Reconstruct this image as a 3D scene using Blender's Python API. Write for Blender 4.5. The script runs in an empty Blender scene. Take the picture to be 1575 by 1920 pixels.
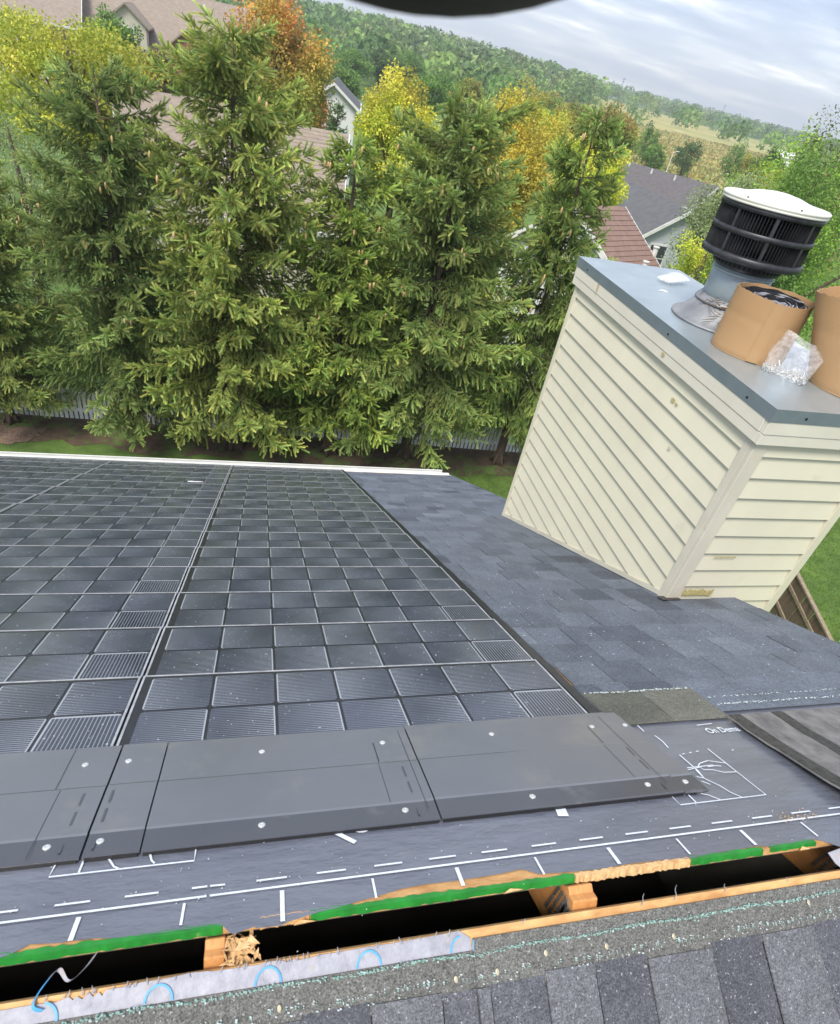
import bpy, math, random
import numpy as np
from mathutils import Matrix, Vector

scene = bpy.context.scene
random.seed(7)
RNG = np.random.default_rng(7)

# ------------------------------------------------------------------ camera, sky, sun, exposure
cam_d = bpy.data.cameras.new('camera')
cam = bpy.data.objects.new('camera', cam_d)
scene.collection.objects.link(cam)
Rwc = Matrix(((0.9668359511, -0.1870550481, 0.1738926468),
              (-0.0215779759, 0.6186072829, 0.7854039855),
              (-0.2544850381, -0.7631090607, 0.5940554915)))
cam.matrix_world = Matrix.Translation((0.4107, -1.5599, 2.0247)) @ Rwc.transposed().to_4x4()
cam_d.sensor_fit = 'HORIZONTAL'
cam_d.sensor_width = 36.0
cam_d.lens = 1149.2 / 1575 * 36
cam_d.shift_x = -1.81 / 1575
cam_d.shift_y = 4.06 / 1575
cam_d.clip_start = 0.02
cy = scene.cycles; cy.max_bounces = 4; cy.diffuse_bounces = 2; cy.glossy_bounces = 2; cy.transmission_bounces = 2; cy.transparent_max_bounces = 6; cy.volume_bounces = 0
cam_d.clip_end = 9000
cam_d.dof.use_dof = True
cam_d.dof.focus_distance = 4.5
cam_d.dof.aperture_fstop = 12
scene.camera = cam

SUN_EL, SUN_AZ = math.radians(54), math.radians(222)      # azimuth clockwise from +Y: behind and left of the camera
world = bpy.data.worlds.new('World'); scene.world = world
world.use_nodes = True
wn = world.node_tree.nodes; wl = world.node_tree.links
wn.clear()
def N(t, **kw):
    n = wn.new(t)
    for k, v in kw.items(): setattr(n, k, v)
    return n
w_out = N('ShaderNodeOutputWorld'); w_bg = N('ShaderNodeBackground'); w_bg.inputs[1].default_value = 0.1
sky = N('ShaderNodeTexSky', sky_type='NISHITA', sun_disc=False, sun_elevation=SUN_EL, sun_rotation=SUN_AZ)
sky.dust_density = 2.0
tc = N('ShaderNodeTexCoord'); sep = N('ShaderNodeSeparateXYZ'); wl.new(tc.outputs['Generated'], sep.inputs[0])
def wm(op, a, b=None):
    n = N('ShaderNodeMath', operation=op)
    for i, q in enumerate((a, b)):
        if q is None: continue
        if isinstance(q, (int, float)): n.inputs[i].default_value = q
        else: wl.new(q, n.inputs[i])
    return n.outputs[0]
zz = wm('ADD', wm('MAXIMUM', sep.outputs[2], 0.0), 0.13)
comb = N('ShaderNodeCombineXYZ')
wl.new(wm('DIVIDE', sep.outputs[0], zz), comb.inputs[0]); wl.new(wm('DIVIDE', sep.outputs[1], zz), comb.inputs[1])
mp = N('ShaderNodeMapping'); mp.inputs['Scale'].default_value = (0.95, 1.7, 1); mp.inputs['Rotation'].default_value = (0, 0, 0.35)
mp.inputs['Location'].default_value = (3.1, 1.7, 0)
wl.new(comb.outputs[0], mp.inputs[0])
nz = N('ShaderNodeTexNoise'); nz.inputs['Scale'].default_value = 1.1; nz.inputs['Detail'].default_value = 7; nz.inputs['Roughness'].default_value = 0.55
nz.inputs['Distortion'].default_value = 0.15
wl.new(mp.outputs[0], nz.inputs['Vector'])
cr = N('ShaderNodeValToRGB')
el = cr.color_ramp.elements
el[0].position = 0.36; el[0].color = (2.9, 3.5, 4.8, 1)
el[1].position = 0.64; el[1].color = (8.0, 8.0, 7.7, 1)
e = el.new(0.48); e.color = (3.6, 4.2, 5.4, 1)
e = el.new(0.58); e.color = (5.3, 5.7, 6.3, 1)
wl.new(nz.outputs[0], cr.inputs[0])
# light near the horizon, where the cloud deck thins out
hz = N('ShaderNodeMapRange'); hz.inputs[1].default_value = 0.0; hz.inputs[2].default_value = 0.12; hz.inputs[3].default_value = 0.6; hz.inputs[4].default_value = 0.0
wl.new(sep.outputs[2], hz.inputs[0])
mixh = N('ShaderNodeMix', data_type='RGBA'); wl.new(hz.outputs[0], mixh.inputs[0]); wl.new(cr.outputs[0], mixh.inputs[6])
mixh.inputs[7].default_value = (6.0, 6.1, 5.9, 1)
mixs = N('ShaderNodeMix', data_type='RGBA'); mixs.inputs[0].default_value = 0.88
wl.new(sky.outputs[0], mixs.inputs[6]); wl.new(mixh.outputs[2], mixs.inputs[7])
wl.new(mixs.outputs[2], w_bg.inputs[0]); wl.new(w_bg.outputs[0], w_out.inputs[0])

sun_d = bpy.data.lights.new('sun', 'SUN'); sun_d.energy = 2.4; sun_d.angle = math.radians(20); sun_d.color = (1.0, 0.94, 0.84)
sun = bpy.data.objects.new('sun', sun_d); scene.collection.objects.link(sun)
sv = Vector((math.sin(SUN_AZ) * math.cos(SUN_EL), math.cos(SUN_AZ) * math.cos(SUN_EL), math.sin(SUN_EL)))
sun.rotation_euler = sv.to_track_quat('Z', 'Y').to_euler()

vs = scene.view_settings
vs.view_transform = 'Standard'; vs.look = 'None'; vs.exposure = 0.98; vs.gamma = 1; vs.use_curve_mapping = False

# ------------------------------------------------------------------ constants of the place
TH = 0.4784                                   # roof pitch
CT, ST, TT = math.cos(TH), math.sin(TH), math.tan(TH)
E = 0.5048                                    # exposure of a solar shingle
W = 1.6                                       # width of a solar shingle
RS = -1.215                                   # slope coordinate of the ridge apex
YR, ZR = RS * CT, -RS * ST
ZG = -8.5                                     # garden level
SE = 7.07                                     # eave
XR = 3.37                                     # rake edge
def S(x, s, h=0.0): return (x, s * CT + h * ST, -s * ST + h * CT)
def Nn(x, d, h=0.0): return (x, YR - d * CT - h * ST, ZR - d * ST + h * CT)

# ------------------------------------------------------------------ helpers
WORLD = {}
def link(o, parent=None, world=None):
    scene.collection.objects.link(o)
    w = world if world is not None else o.matrix_basis.copy()
    if parent is not None:
        o.parent = parent
        o.matrix_parent_inverse = WORLD[parent.name].inverted()
    WORLD[o.name] = w
    return o
def empty(name, loc, label=None, cat=None, group=None, rot=None):
    o = bpy.data.objects.new(name, None); o.empty_display_size = 0.2
    o.matrix_basis = Matrix.Translation(loc) @ (rot.to_4x4() if rot is not None else Matrix())
    link(o)
    tag(o, label, cat, group)
    return o
def tag(o, label=None, cat=None, group=None, kind=None):
    if label: o['label'] = label
    if cat: o['category'] = cat
    if group: o['group'] = group
    if kind: o['kind'] = kind
    return o
def child_local(name, mesh, parent, m=None):
    """a part whose mesh is in the parent's own coordinates"""
    o = bpy.data.objects.new(name, mesh)
    scene.collection.objects.link(o)
    o.parent = parent
    if m is not None: o.matrix_basis = m
    WORLD[o.name] = WORLD[parent.name] @ (m if m is not None else Matrix())
    return o

class MB:
    def __init__(self): self.v = []; self.f = []
    def quad(self, *p):
        i = len(self.v); self.v += [tuple(q) for q in p]; self.f.append(tuple(range(i, i + len(p)))); return self
    def hexa(self, p):
        """8 points: bottom 4 ccw, top 4 ccw"""
        i = len(self.v); self.v += [tuple(q) for q in p]
        for a in ((3, 2, 1, 0), (4, 5, 6, 7), (0, 1, 5, 4), (1, 2, 6, 5), (2, 3, 7, 6), (3, 0, 4, 7)):
            self.f.append(tuple(i + b for b in a))
        return self
    def box(self, x0, x1, y0, y1, z0, z1):
        return self.hexa([(x0, y0, z0), (x1, y0, z0), (x1, y1, z0), (x0, y1, z0), (x0, y0, z1), (x1, y0, z1), (x1, y1, z1), (x0, y1, z1)])
    def sbox(self, x0, x1, s0, s1, h0, h1, h0b=None, h1b=None, F=S):
        """box lying on a slope; h at s0, then at s1"""
        h0b = h0 if h0b is None else h0b; h1b = h1 if h1b is None else h1b
        p = [F(x0, s0, h0), F(x1, s0, h0), F(x1, s1, h0b), F(x0, s1, h0b), F(x0, s0, h1), F(x1, s0, h1), F(x1, s1, h1b), F(x0, s1, h1b)]
        if F is Nn: p = [p[3], p[2], p[1], p[0], p[7], p[6], p[5], p[4]]
        return self.hexa(p)
    def prism(self, a, b):
        """two matching closed outlines"""
        i = len(self.v); n = len(a); self.v += [tuple(q) for q in a] + [tuple(q) for q in b]
        self.f.append(tuple(range(i + n - 1, i - 1, -1))); self.f.append(tuple(range(i + n, i + 2 * n)))
        for k in range(n):
            k2 = (k + 1) % n; self.f.append((i + k, i + k2, i + n + k2, i + n + k))
        return self
    def lathe(self, prof, n=32, c=(0, 0, 0), caps=True):
        i = len(self.v)
        for r, z in prof:
            for k in range(n):
                a = 2 * math.pi * k / n; self.v.append((c[0] + r * math.cos(a), c[1] + r * math.sin(a), c[2] + z))
        for j in range(len(prof) - 1):
            for k in range(n):
                k2 = (k + 1) % n; self.f.append((i + j * n + k, i + j * n + k2, i + (j + 1) * n + k2, i + (j + 1) * n + k))
        if caps:
            self.f.append(tuple(i + n - 1 - k for k in range(n)))
            m = i + (len(prof) - 1) * n; self.f.append(tuple(m + k for k in range(n)))
        return self
    def tube(self, pts, rad, n=8):
        pts = [Vector(p) for p in pts]; rad = rad if isinstance(rad, (list, tuple)) else [rad] * len(pts)
        i = len(self.v); up = Vector((0.13, 0.31, 0.94))
        for j, p in enumerate(pts):
            d = (pts[min(j + 1, len(pts) - 1)] - pts[max(j - 1, 0)]).normalized()
            u = d.cross(up)
            if u.length < 1e-4: u = d.cross(Vector((1, 0, 0)))
            u.normalize(); w = u.cross(d)
            for k in range(n):
                a = 2 * math.pi * k / n; self.v.append(tuple(p + (u * math.cos(a) + w * math.sin(a)) * rad[j]))
        for j in range(len(pts) - 1):
            for k in range(n):
                k2 = (k + 1) % n; self.f.append((i + j * n + k, i + (j + 1) * n + k, i + (j + 1) * n + k2, i + j * n + k2))
        self.f.append(tuple(i + k for k in range(n))); m = i + (len(pts) - 1) * n; self.f.append(tuple(m + n - 1 - k for k in range(n)))
        return self
    def ribbon(self, pts, w, F, h):
        """flat printed line of width w along (x, s) points on a slope"""
        P = [Vector((a, b)) for a, b in pts]; L = []; Rr = []
        for j, p in enumerate(P):
            d = P[min(j + 1, len(P) - 1)] - P[max(j - 1, 0)]
            d.normalize(); n = Vector((-d.y, d.x)) * w / 2
            L.append(p + n); Rr.append(p - n)
        i = len(self.v)
        for a, b in zip(L, Rr): self.v += [F(a.x, a.y, h), F(b.x, b.y, h)]
        for j in range(len(P) - 1): self.f.append((i + 2 * j, i + 2 * j + 1, i + 2 * j + 3, i + 2 * j + 2))
        return self
    def mesh(self, name, mat, smooth=False):
        me = bpy.data.meshes.new(name); me.from_pydata(self.v, [], self.f)
        if mat: me.materials.append(mat)
        if smooth:
            me.polygons.foreach_set('use_smooth', [True] * len(me.polygons))
        me.update(); return me
    def build(self, name, mat, parent=None, smooth=False, bevel=0.0):
        o = bpy.data.objects.new(name, self.mesh(name, mat, smooth)); link(o, parent)
        if bevel:
            b = o.modifiers.new('bevel', 'BEVEL'); b.width = bevel; b.segments = 2; b.limit_method = 'ANGLE'
        return o

def np_mesh(name, V, F, mat, col=None):
    """V (n,3) float, F (m,3) int triangles, col (n,3)"""
    me = bpy.data.meshes.new(name)
    me.vertices.add(len(V)); me.vertices.foreach_set('co', np.asarray(V, np.float32).ravel())
    me.loops.add(F.size); me.loops.foreach_set('vertex_index', F.astype(np.int32).ravel())
    me.polygons.add(len(F)); me.polygons.foreach_set('loop_start', np.arange(0, F.size, 3, dtype=np.int32))
    me.update(calc_edges=True)
    if col is not None:
        at = me.color_attributes.new('Col', 'FLOAT_COLOR', 'POINT')
        at.data.foreach_set('color', np.concatenate([col, np.ones((len(col), 1))], 1).astype(np.float32).ravel())
    me.materials.append(mat); me.validate(); return me

# ------------------------------------------------------------------ materials
def mk(name):
    m = bpy.data.materials.new(name); m.use_nodes = True
    nt = m.node_tree; b = nt.nodes['Principled BSDF']; return m, nt, b
def mth(nt, op, a, b=None, c=None):
    n = nt.nodes.new('ShaderNodeMath'); n.operation = op
    for i, q in enumerate((a, b, c)):
        if q is None: continue
        if isinstance(q, (int, float)): n.inputs[i].default_value = q
        else: nt.links.new(q, n.inputs[i])
    return n.outputs[0]
def noise(nt, scale, detail=3, rough=0.5, vec=None, stretch=None, dist=0.0):
    n = nt.nodes.new('ShaderNodeTexNoise'); n.inputs['Scale'].default_value = scale; n.inputs['Detail'].default_value = detail
    n.inputs['Roughness'].default_value = rough; n.inputs['Distortion'].default_value = dist
    if vec is None:
        g = nt.nodes.new('ShaderNodeNewGeometry'); vec = g.outputs['Position']
    if stretch:
        mpn = nt.nodes.new('ShaderNodeMapping'); mpn.inputs['Scale'].default_value = stretch; nt.links.new(vec, mpn.inputs[0]); vec = mpn.outputs[0]
    nt.links.new(vec, n.inputs['Vector']); return n.outputs[0]
def ramp(nt, fac, stops):
    r = nt.nodes.new('ShaderNodeValToRGB'); el = r.color_ramp.elements
    while len(el) < len(stops): el.new(0.5)
    for e_, (p, c) in zip(el, stops):
        e_.position = p; e_.color = (c, c, c, 1) if isinstance(c, (int, float)) else tuple(c) + (1,)
    nt.links.new(fac, r.inputs[0]); return r.outputs[0]
def mixc(nt, fac, a, b, mode='MIX'):
    n = nt.nodes.new('ShaderNodeMix'); n.data_type = 'RGBA'; n.blend_type = mode
    for sock, q in ((n.inputs[0], fac), (n.inputs[6], a), (n.inputs[7], b)):
        if isinstance(q, (int, float)): sock.default_value = q
        elif isinstance(q, tuple): sock.default_value = q + (1,) if len(q) == 3 else q
        else: nt.links.new(q, sock)
    return n.outputs[2]
def bump(nt, b, h, strength=0.3, dist=0.01):
    n = nt.nodes.new('ShaderNodeBump'); n.inputs['Strength'].default_value = strength; n.inputs['Distance'].default_value = dist
    nt.links.new(h, n.inputs['Height']); nt.links.new(n.outputs[0], b.inputs['Normal'])

def plain(name, c1, c2=None, scale=8, rough=0.6, bscale=None, bstr=0.15, bdist=0.004, metallic=0.0, spec=0.5, stretch=None, dirt=None, detail=4):
    m, nt, b = mk(name)
    c2 = c2 or tuple(q * 0.8 for q in c1)
    col = ramp(nt, noise(nt, scale, detail, 0.6, stretch=stretch), [(0.3, c2), (0.7, c1)])
    if dirt: col = mixc(nt, ramp(nt, noise(nt, dirt[1], 5, 0.65), [(dirt[2], 0.0), (dirt[2] + 0.12, 1.0)]), col, dirt[0])
    nt.links.new(col, b.inputs['Base Color'])
    b.inputs['Roughness'].default_value = rough; b.inputs['Metallic'].default_value = metallic; b.inputs['Specular IOR Level'].default_value = spec
    if bscale: bump(nt, b, noise(nt, bscale, 4, 0.6, stretch=stretch), bstr, bdist)
    return m

def shingle_mat(name, lo, hi, speck=0.55, sc=330):
    m, nt, b = mk(name)
    info = nt.nodes.new('ShaderNodeObjectInfo')
    g = ramp(nt, noise(nt, sc, 2, 0.7), [(0.3, lo), (0.72, hi)])
    big = ramp(nt, noise(nt, 6, 3, 0.6), [(0.3, 0.82), (0.7, 1.12)])
    col = mixc(nt, 1.0, g, big, 'MULTIPLY')
    col = mixc(nt, 1.0, col, ramp(nt, noise(nt, 75, 4, 0.75), [(0.32, 0.70), (0.68, 1.32)]), 'MULTIPLY')
    rnd = mth(nt, 'ADD', mth(nt, 'MULTIPLY', info.outputs['Random'], 0.36), 0.83)
    cc = nt.nodes.new('ShaderNodeCombineColor')
    for i in range(3): nt.links.new(rnd, cc.inputs[i])
    col = mixc(nt, 1.0, col, cc.outputs[0], 'MULTIPLY')
    col = mixc(nt, 1.0, col, (0.99, 1.0, 0.96), 'MULTIPLY')
    sp = ramp(nt, noise(nt, sc * 0.6, 1, 0.5), [(0.69, 0.0), (0.74, speck)])
    col = mixc(nt, sp, col, (0.42, 0.43, 0.46))
    nt.links.new(col, b.inputs['Base Color']); b.inputs['Roughness'].default_value = 0.8
    bump(nt, b, noise(nt, sc, 2, 0.7), 0.5, 0.003)
    return m
M = {}
M['sh_mid'] = shingle_mat('shingle_slate_grey', (0.074, 0.085, 0.117), (0.165, 0.186, 0.232))
M['sh_lite'] = shingle_mat('shingle_blue_grey', (0.092, 0.104, 0.137), (0.185, 0.206, 0.249))
M['sh_dark'] = shingle_mat('shingle_charcoal', (0.045, 0.053, 0.072), (0.113, 0.125, 0.163))
M['nr_lite'] = shingle_mat('shingle_near_light', (0.041, 0.043, 0.054), (0.177, 0.181, 0.205), 0.7, 260)
M['nr_dark'] = shingle_mat('shingle_near_dark', (0.027, 0.028, 0.039), (0.129, 0.133, 0.160), 0.6, 260)
M['nr_head'] = shingle_mat('shingle_headlap_speckled', (0.030, 0.030, 0.032), (0.178, 0.174, 0.168), 0.6, 260)
M['khaki'] = shingle_mat('shingle_headlap_khaki', (0.079, 0.079, 0.067), (0.172, 0.169, 0.144), 0.35, 300)
M['teal'] = plain('teal_granule_line', (0.289, 0.476, 0.425), (0.136, 0.255, 0.221), 120, 0.7)
M['palegran'] = plain('pale_granule_line', (0.55, 0.63, 0.64), (0.3, 0.36, 0.36), 120, 0.7)
M['back'] = plain('shingle_back_grey', (0.245, 0.233, 0.227), (0.110, 0.104, 0.104), 22, 0.8, 140, 0.4, 0.003, stretch=(1, 0.4, 1))
M['tar'] = plain('tar_band_black', (0.068, 0.063, 0.063), (0.018, 0.018, 0.019), 60, 0.45, 90, 0.6, 0.004)
M['board'] = plain('solar_board_black', (0.028, 0.029, 0.035), (0.016, 0.017, 0.022), 18, 0.3, None, spec=0.5)
M['trim_grey'] = plain('solar_edge_grey', (0.48, 0.49, 0.52), (0.27, 0.28, 0.30), 25, 0.45)
M['cover'] = plain('cover_panel_charcoal', (0.138, 0.143, 0.162), (0.118, 0.124, 0.143), 4, 0.33, 260, 0.04, 0.001, dirt=((0.165, 0.163, 0.165), 3.2, 0.55))
M['cover_dk'] = plain('cover_panel_shadow_band', (0.057, 0.059, 0.069), (0.045, 0.047, 0.057), 4, 0.36, 260, 0.04, 0.001, dirt=((0.10, 0.10, 0.105), 6, 0.6))  # darker colour paints in the tilted lower band's weaker sky reflection
M['rubber'] = plain('black_rubber_edge', (0.014, 0.014, 0.017), None, 20, 0.5)
M['screw'] = plain('zinc_screw_head', (0.72, 0.73, 0.72), (0.55, 0.56, 0.56), 90, 0.35, metallic=0.4)
M['felt'] = plain('underlayment_slate', (0.150, 0.162, 0.201), (0.109, 0.117, 0.150), 5, 0.36, 11, 0.55, 0.018, stretch=(0.6, 1.5, 1), dirt=((0.18, 0.18, 0.195), 9, 0.63))
M['print'] = plain('white_print', (0.80, 0.84, 0.90), (0.62, 0.66, 0.74), 60, 0.55)
M['blue'] = plain('blue_print', (0.06, 0.27, 0.62), (0.10, 0.36, 0.70), 40, 0.5)
M['torn'] = plain('torn_lavender_membrane', (0.376, 0.376, 0.424), (0.240, 0.240, 0.288), 30, 0.55, 40, 0.5, 0.006, dirt=((0.34, 0.29, 0.24), 25, 0.6))
M['osb'] = plain('raw_osb', (0.66, 0.40, 0.17), (0.42, 0.21, 0.075), 45, 0.75, 60, 0.6, 0.006, stretch=(0.35, 1, 1), dirt=((0.14, 0.07, 0.03), 38, 0.66))
M['osb_pale'] = plain('splintered_osb', (0.72, 0.49, 0.25), (0.50, 0.28, 0.11), 60, 0.75, 70, 0.6, 0.006)
M['green'] = plain('green_edge_seal', (0.022, 0.26, 0.034), (0.014, 0.16, 0.022), 22, 0.45, dirt=((0.45, 0.40, 0.20), 30, 0.70))
M['rafter'] = plain('pine_rafter', (0.62, 0.30, 0.105), (0.46, 0.20, 0.06), 14, 0.65, 50, 0.2, 0.003, stretch=(6, 1, 6))
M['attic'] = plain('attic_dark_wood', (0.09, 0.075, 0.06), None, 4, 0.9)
M['plate'] = plain('galvanised_truss_plate', (0.22, 0.22, 0.22), (0.12, 0.12, 0.12), 30, 0.4, metallic=0.7)
M['siding'] = plain('cream_vinyl', (0.632, 0.602, 0.473), (0.568, 0.542, 0.430), 2.2, 0.48, 160, 0.05, 0.001, stretch=(1, 1, 0.4), dirt=((0.54, 0.50, 0.39), 5, 0.64))
M['trim'] = plain('cream_aluminium_trim', (0.652, 0.624, 0.539), (0.595, 0.567, 0.482), 5, 0.42, dirt=((0.46, 0.40, 0.29), 11, 0.70))
M['post'] = plain('weathered_corner_post', (0.60, 0.565, 0.475), (0.53, 0.495, 0.41), 5, 0.5, dirt=((0.40, 0.36, 0.28), 8, 0.66))
M['jchan'] = plain('cream_channel', (0.621, 0.594, 0.495), None, 4, 0.5)
M['capmetal'] = plain('galvanised_sheet_cap', (0.437, 0.503, 0.541), (0.351, 0.408, 0.446), 4, 0.34, 50, 0.05, 0.002, metallic=0.55, dirt=((0.56, 0.60, 0.62), 12, 0.66))
M['capedge'] = plain('blue_grey_cap_edge', (0.195, 0.235, 0.27), (0.155, 0.19, 0.22), 6, 0.4, metallic=0.25)
M['flue'] = plain('grey_painted_pipe', (0.34, 0.40, 0.45), (0.27, 0.32, 0.36), 5, 0.42, metallic=0.2, dirt=((0.20, 0.19, 0.18), 10, 0.66))
M['cone'] = plain('tarnished_flashing_cone', (0.29, 0.30, 0.325), (0.17, 0.175, 0.19), 6, 0.5, metallic=0.15, dirt=((0.10, 0.085, 0.07), 9, 0.60))
M['louvre'] = plain('sooty_black_louvre', (0.045, 0.046, 0.055), (0.018, 0.018, 0.022), 20, 0.42, metallic=0.2, dirt=((0.16, 0.16, 0.17), 30, 0.68))
M['soot'] = plain('soot_black', (0.008, 0.008, 0.009), None, 8, 0.9)
M['lid'] = plain('weathered_white_lid', (0.74, 0.73, 0.68), (0.64, 0.62, 0.56), 7, 0.5, dirt=((0.45, 0.42, 0.36), 10, 0.70))
M['card'] = plain('brown_cardboard', (0.409, 0.248, 0.124), (0.372, 0.220, 0.105), 3, 0.7, 40, 0.12, 0.004, dirt=((0.36, 0.20, 0.09), 5, 0.62))
M['roll'] = plain('black_roll_membrane', (0.035, 0.036, 0.042), (0.017, 0.018, 0.02), 20, 0.35)
M['film'] = plain('grey_release_film', (0.46, 0.47, 0.52), (0.28, 0.28, 0.33), 30, 0.3)
M['twig_dry'] = plain('dry_nest_twig', (0.20, 0.15, 0.10), (0.11, 0.08, 0.055), 40, 0.85)
M['gutter'] = plain('white_gutter', (0.72, 0.72, 0.69), (0.62, 0.62, 0.58), 5, 0.4)
M['nailhead'] = plain('galvanised_roof_nail', (0.50, 0.46, 0.34), (0.38, 0.34, 0.24), 60, 0.45, metallic=0.3)
M['wall'] = plain('cream_house_wall', (0.60, 0.57, 0.48), None, 3, 0.6)
M['dark_shell'] = plain('matt_black_shell', (0.010, 0.009, 0.013), None, 10, 0.7)
def film_mat(name, alpha, rough, col):
    m, nt, b = mk(name); b.inputs['Base Color'].default_value = col + (1,); b.inputs['Roughness'].default_value = rough
    a = ramp(nt, noise(nt, 38, 4, 0.7), [(0.35, alpha * 0.45), (0.72, min(1.0, alpha * 1.9))]); nt.links.new(a, b.inputs['Alpha'])
    bump(nt, b, noise(nt, 45, 3, 0.6), 0.4, 0.010); return m
M['plastic'] = film_mat('clear_plastic_film', 0.13, 0.2, (0.86, 0.84, 0.88))
M['milky'] = film_mat('thin_clear_plastic', 0.42, 0.14, (0.90, 0.91, 0.92))

# solar cell faces: fine pale fingers that fade away from the busbar side, a busbar line, dust
def cell_mat(name, corner=False):
    m, nt, b = mk(name)
    uv = nt.nodes.new('ShaderNodeUVMap'); sp = nt.nodes.new('ShaderNodeSeparateXYZ'); nt.links.new(uv.outputs[0], sp.inputs[0])
    u, v = sp.outputs[0], sp.outputs[1]
    info = nt.nodes.new('ShaderNodeObjectInfo')
    wave = mth(nt, 'SINE', mth(nt, 'MULTIPLY', u if corner else v, 2 * math.pi * (17 if corner else 21)))
    line = ramp(nt, wave, [(0.60, 0.0), (0.86, 1.0)])
    if corner:
        fade = 0.85
        edge = mth(nt, 'MAXIMUM', mth(nt, 'GREATER_THAN', v, 0.955), mth(nt, 'LESS_THAN', u, 0.03))
        f = mth(nt, 'MULTIPLY', line, 0.42)
    else:
        fade = ramp(nt, mth(nt, 'ADD', u, mth(nt, 'MULTIPLY', noise(nt, 5, 2), 0.3)), [(0.10, 0.80), (0.62, 0.42), (1.0, 0.22)])
        edge = mth(nt, 'LESS_THAN', u, 0.024)
        f = mth(nt, 'MULTIPLY', line, fade)
    f = mth(nt, 'MAXIMUM', f, mth(nt, 'MULTIPLY', edge, 0.66))
    base = ramp(nt, noise(nt, 3.5, 3), [(0.3, (0.010, 0.014, 0.030)), (0.7, (0.020, 0.024, 0.044))])
    tint = ramp(nt, info.outputs['Random'], [(0.0, (0.85, 0.9, 1.1)), (0.5, (1.0, 1.0, 1.0)), (1.0, (1.15, 1.02, 1.0))])
    base = mixc(nt, 1.0, base, tint, 'MULTIPLY')
    col = mixc(nt, f, base, (0.50, 0.53, 0.58))
    dust = ramp(nt, noise(nt, 85, 1, 0.4), [(0.74, 0.0), (0.78, 0.7)])
    film = ramp(nt, noise(nt, 2.2, 4, 0.65), [(0.35, 0.02), (0.75, 0.12)])
    col = mixc(nt, film, col, (0.46, 0.52, 0.66))
    col = mixc(nt, dust, col, (0.62, 0.64, 0.66))
    nt.links.new(col, b.inputs['Base Color'])
    rr = ramp(nt, noise(nt, 9, 4), [(0.3, 0.16), (0.7, 0.30)]); nt.links.new(rr, b.inputs['Roughness'])
    b.inputs['IOR'].default_value = 1.5; b.inputs['Coat Weight'].default_value = 0.25; b.inputs['Coat Roughness'].default_value = 0.14
    bump(nt, b, noise(nt, 30, 2), 0.03, 0.002)
    return m
for q_ in ('cover', 'cover_dk', 'felt'):
    b_ = M[q_].node_tree.nodes['Principled BSDF']; b_.inputs['Coat Weight'].default_value = 0.9; b_.inputs['Coat Roughness'].default_value = 0.22; b_.inputs['Specular IOR Level'].default_value = 0.7
M['cell'] = cell_mat('solar_cell'); M['cell_c'] = cell_mat('solar_cell_corner', True)

def leaf_mat(name, trans=0.25, rough=0.55):
    m, nt, b = mk(name)
    at = nt.nodes.new('ShaderNodeAttribute'); at.attribute_name = 'Col'
    info = nt.nodes.new('ShaderNodeObjectInfo')
    col = mixc(nt, 1.0, at.outputs['Color'], info.outputs['Color'], 'MULTIPLY')
    nt.links.new(col, b.inputs['Base Color']); b.inputs['Roughness'].default_value = rough; b.inputs['Specular IOR Level'].default_value = 0.3
    tr = nt.nodes.new('ShaderNodeBsdfTranslucent'); nt.links.new(col, tr.inputs[0])
    mx = nt.nodes.new('ShaderNodeMixShader'); mx.inputs[0].default_value = trans
    nt.links.new(b.outputs[0], mx.inputs[1]); nt.links.new(tr.outputs[0], mx.inputs[2])
    nt.links.new(mx.outputs[0], nt.nodes['Material Output'].inputs[0])
    return m
M['leaf'] = leaf_mat('leaves', 0.35); M['needle'] = leaf_mat('needles', 0.34, 0.7)
M['bark'] = plain('brown_bark', (0.115, 0.078, 0.055), (0.05, 0.036, 0.028), 12, 0.9, 30, 0.5, 0.02, stretch=(1, 1, 0.3))
M['conebrown'] = plain('spruce_cone_tan', (0.58, 0.41, 0.20), (0.42, 0.28, 0.13), 20, 0.7)
M['picket'] = plain('white_picket_paint', (0.851, 0.862, 0.851), (0.690, 0.701, 0.690), 6, 0.5)
M['oldwood'] = plain('weathered_fence_wood', (0.20, 0.145, 0.095), (0.115, 0.08, 0.052), 9, 0.85, 30, 0.3, 0.01, stretch=(1, 1, 0.2))
M['cutwood'] = plain('pale_fence_cap', (0.33, 0.26, 0.18), (0.22, 0.165, 0.11), 9, 0.85)
# ground
m, nt, b = mk('lawn')
pos = nt.nodes.new('ShaderNodeNewGeometry').outputs['Position']
g1 = ramp(nt, noise(nt, 1.4, 5, 0.65), [(0.30, (0.060, 0.115, 0.020)), (0.70, (0.150, 0.245, 0.045))])
g2 = ramp(nt, noise(nt, 0.02, 4, 0.6), [(0.35, (0.75, 0.8, 0.7)), (0.65, (1.25, 1.15, 1.1))])
col = mixc(nt, 1.0, g1, g2, 'MULTIPLY')
nt.links.new(col, b.inputs['Base Color']); b.inputs['Roughness'].default_value = 0.9
bump(nt, b, noise(nt, 25, 3, 0.7), 0.9, 0.05); M['lawn'] = m
M['litter'] = plain('needle_litter', (0.125, 0.082, 0.050), (0.055, 0.040, 0.024), 5, 0.95, 30, 0.8, 0.03, dirt=((0.085, 0.14, 0.03), 1.6, 0.50))
M['mulch'] = plain('pale_mulch', (0.24, 0.165, 0.12), (0.10, 0.065, 0.045), 14, 0.95, 25, 0.9, 0.04)
M['meadow'] = plain('dry_meadow', (0.46, 0.38, 0.15), (0.24, 0.27, 0.075), 0.05, 0.95, 1.5, 0.8, 0.2, detail=8)

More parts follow.
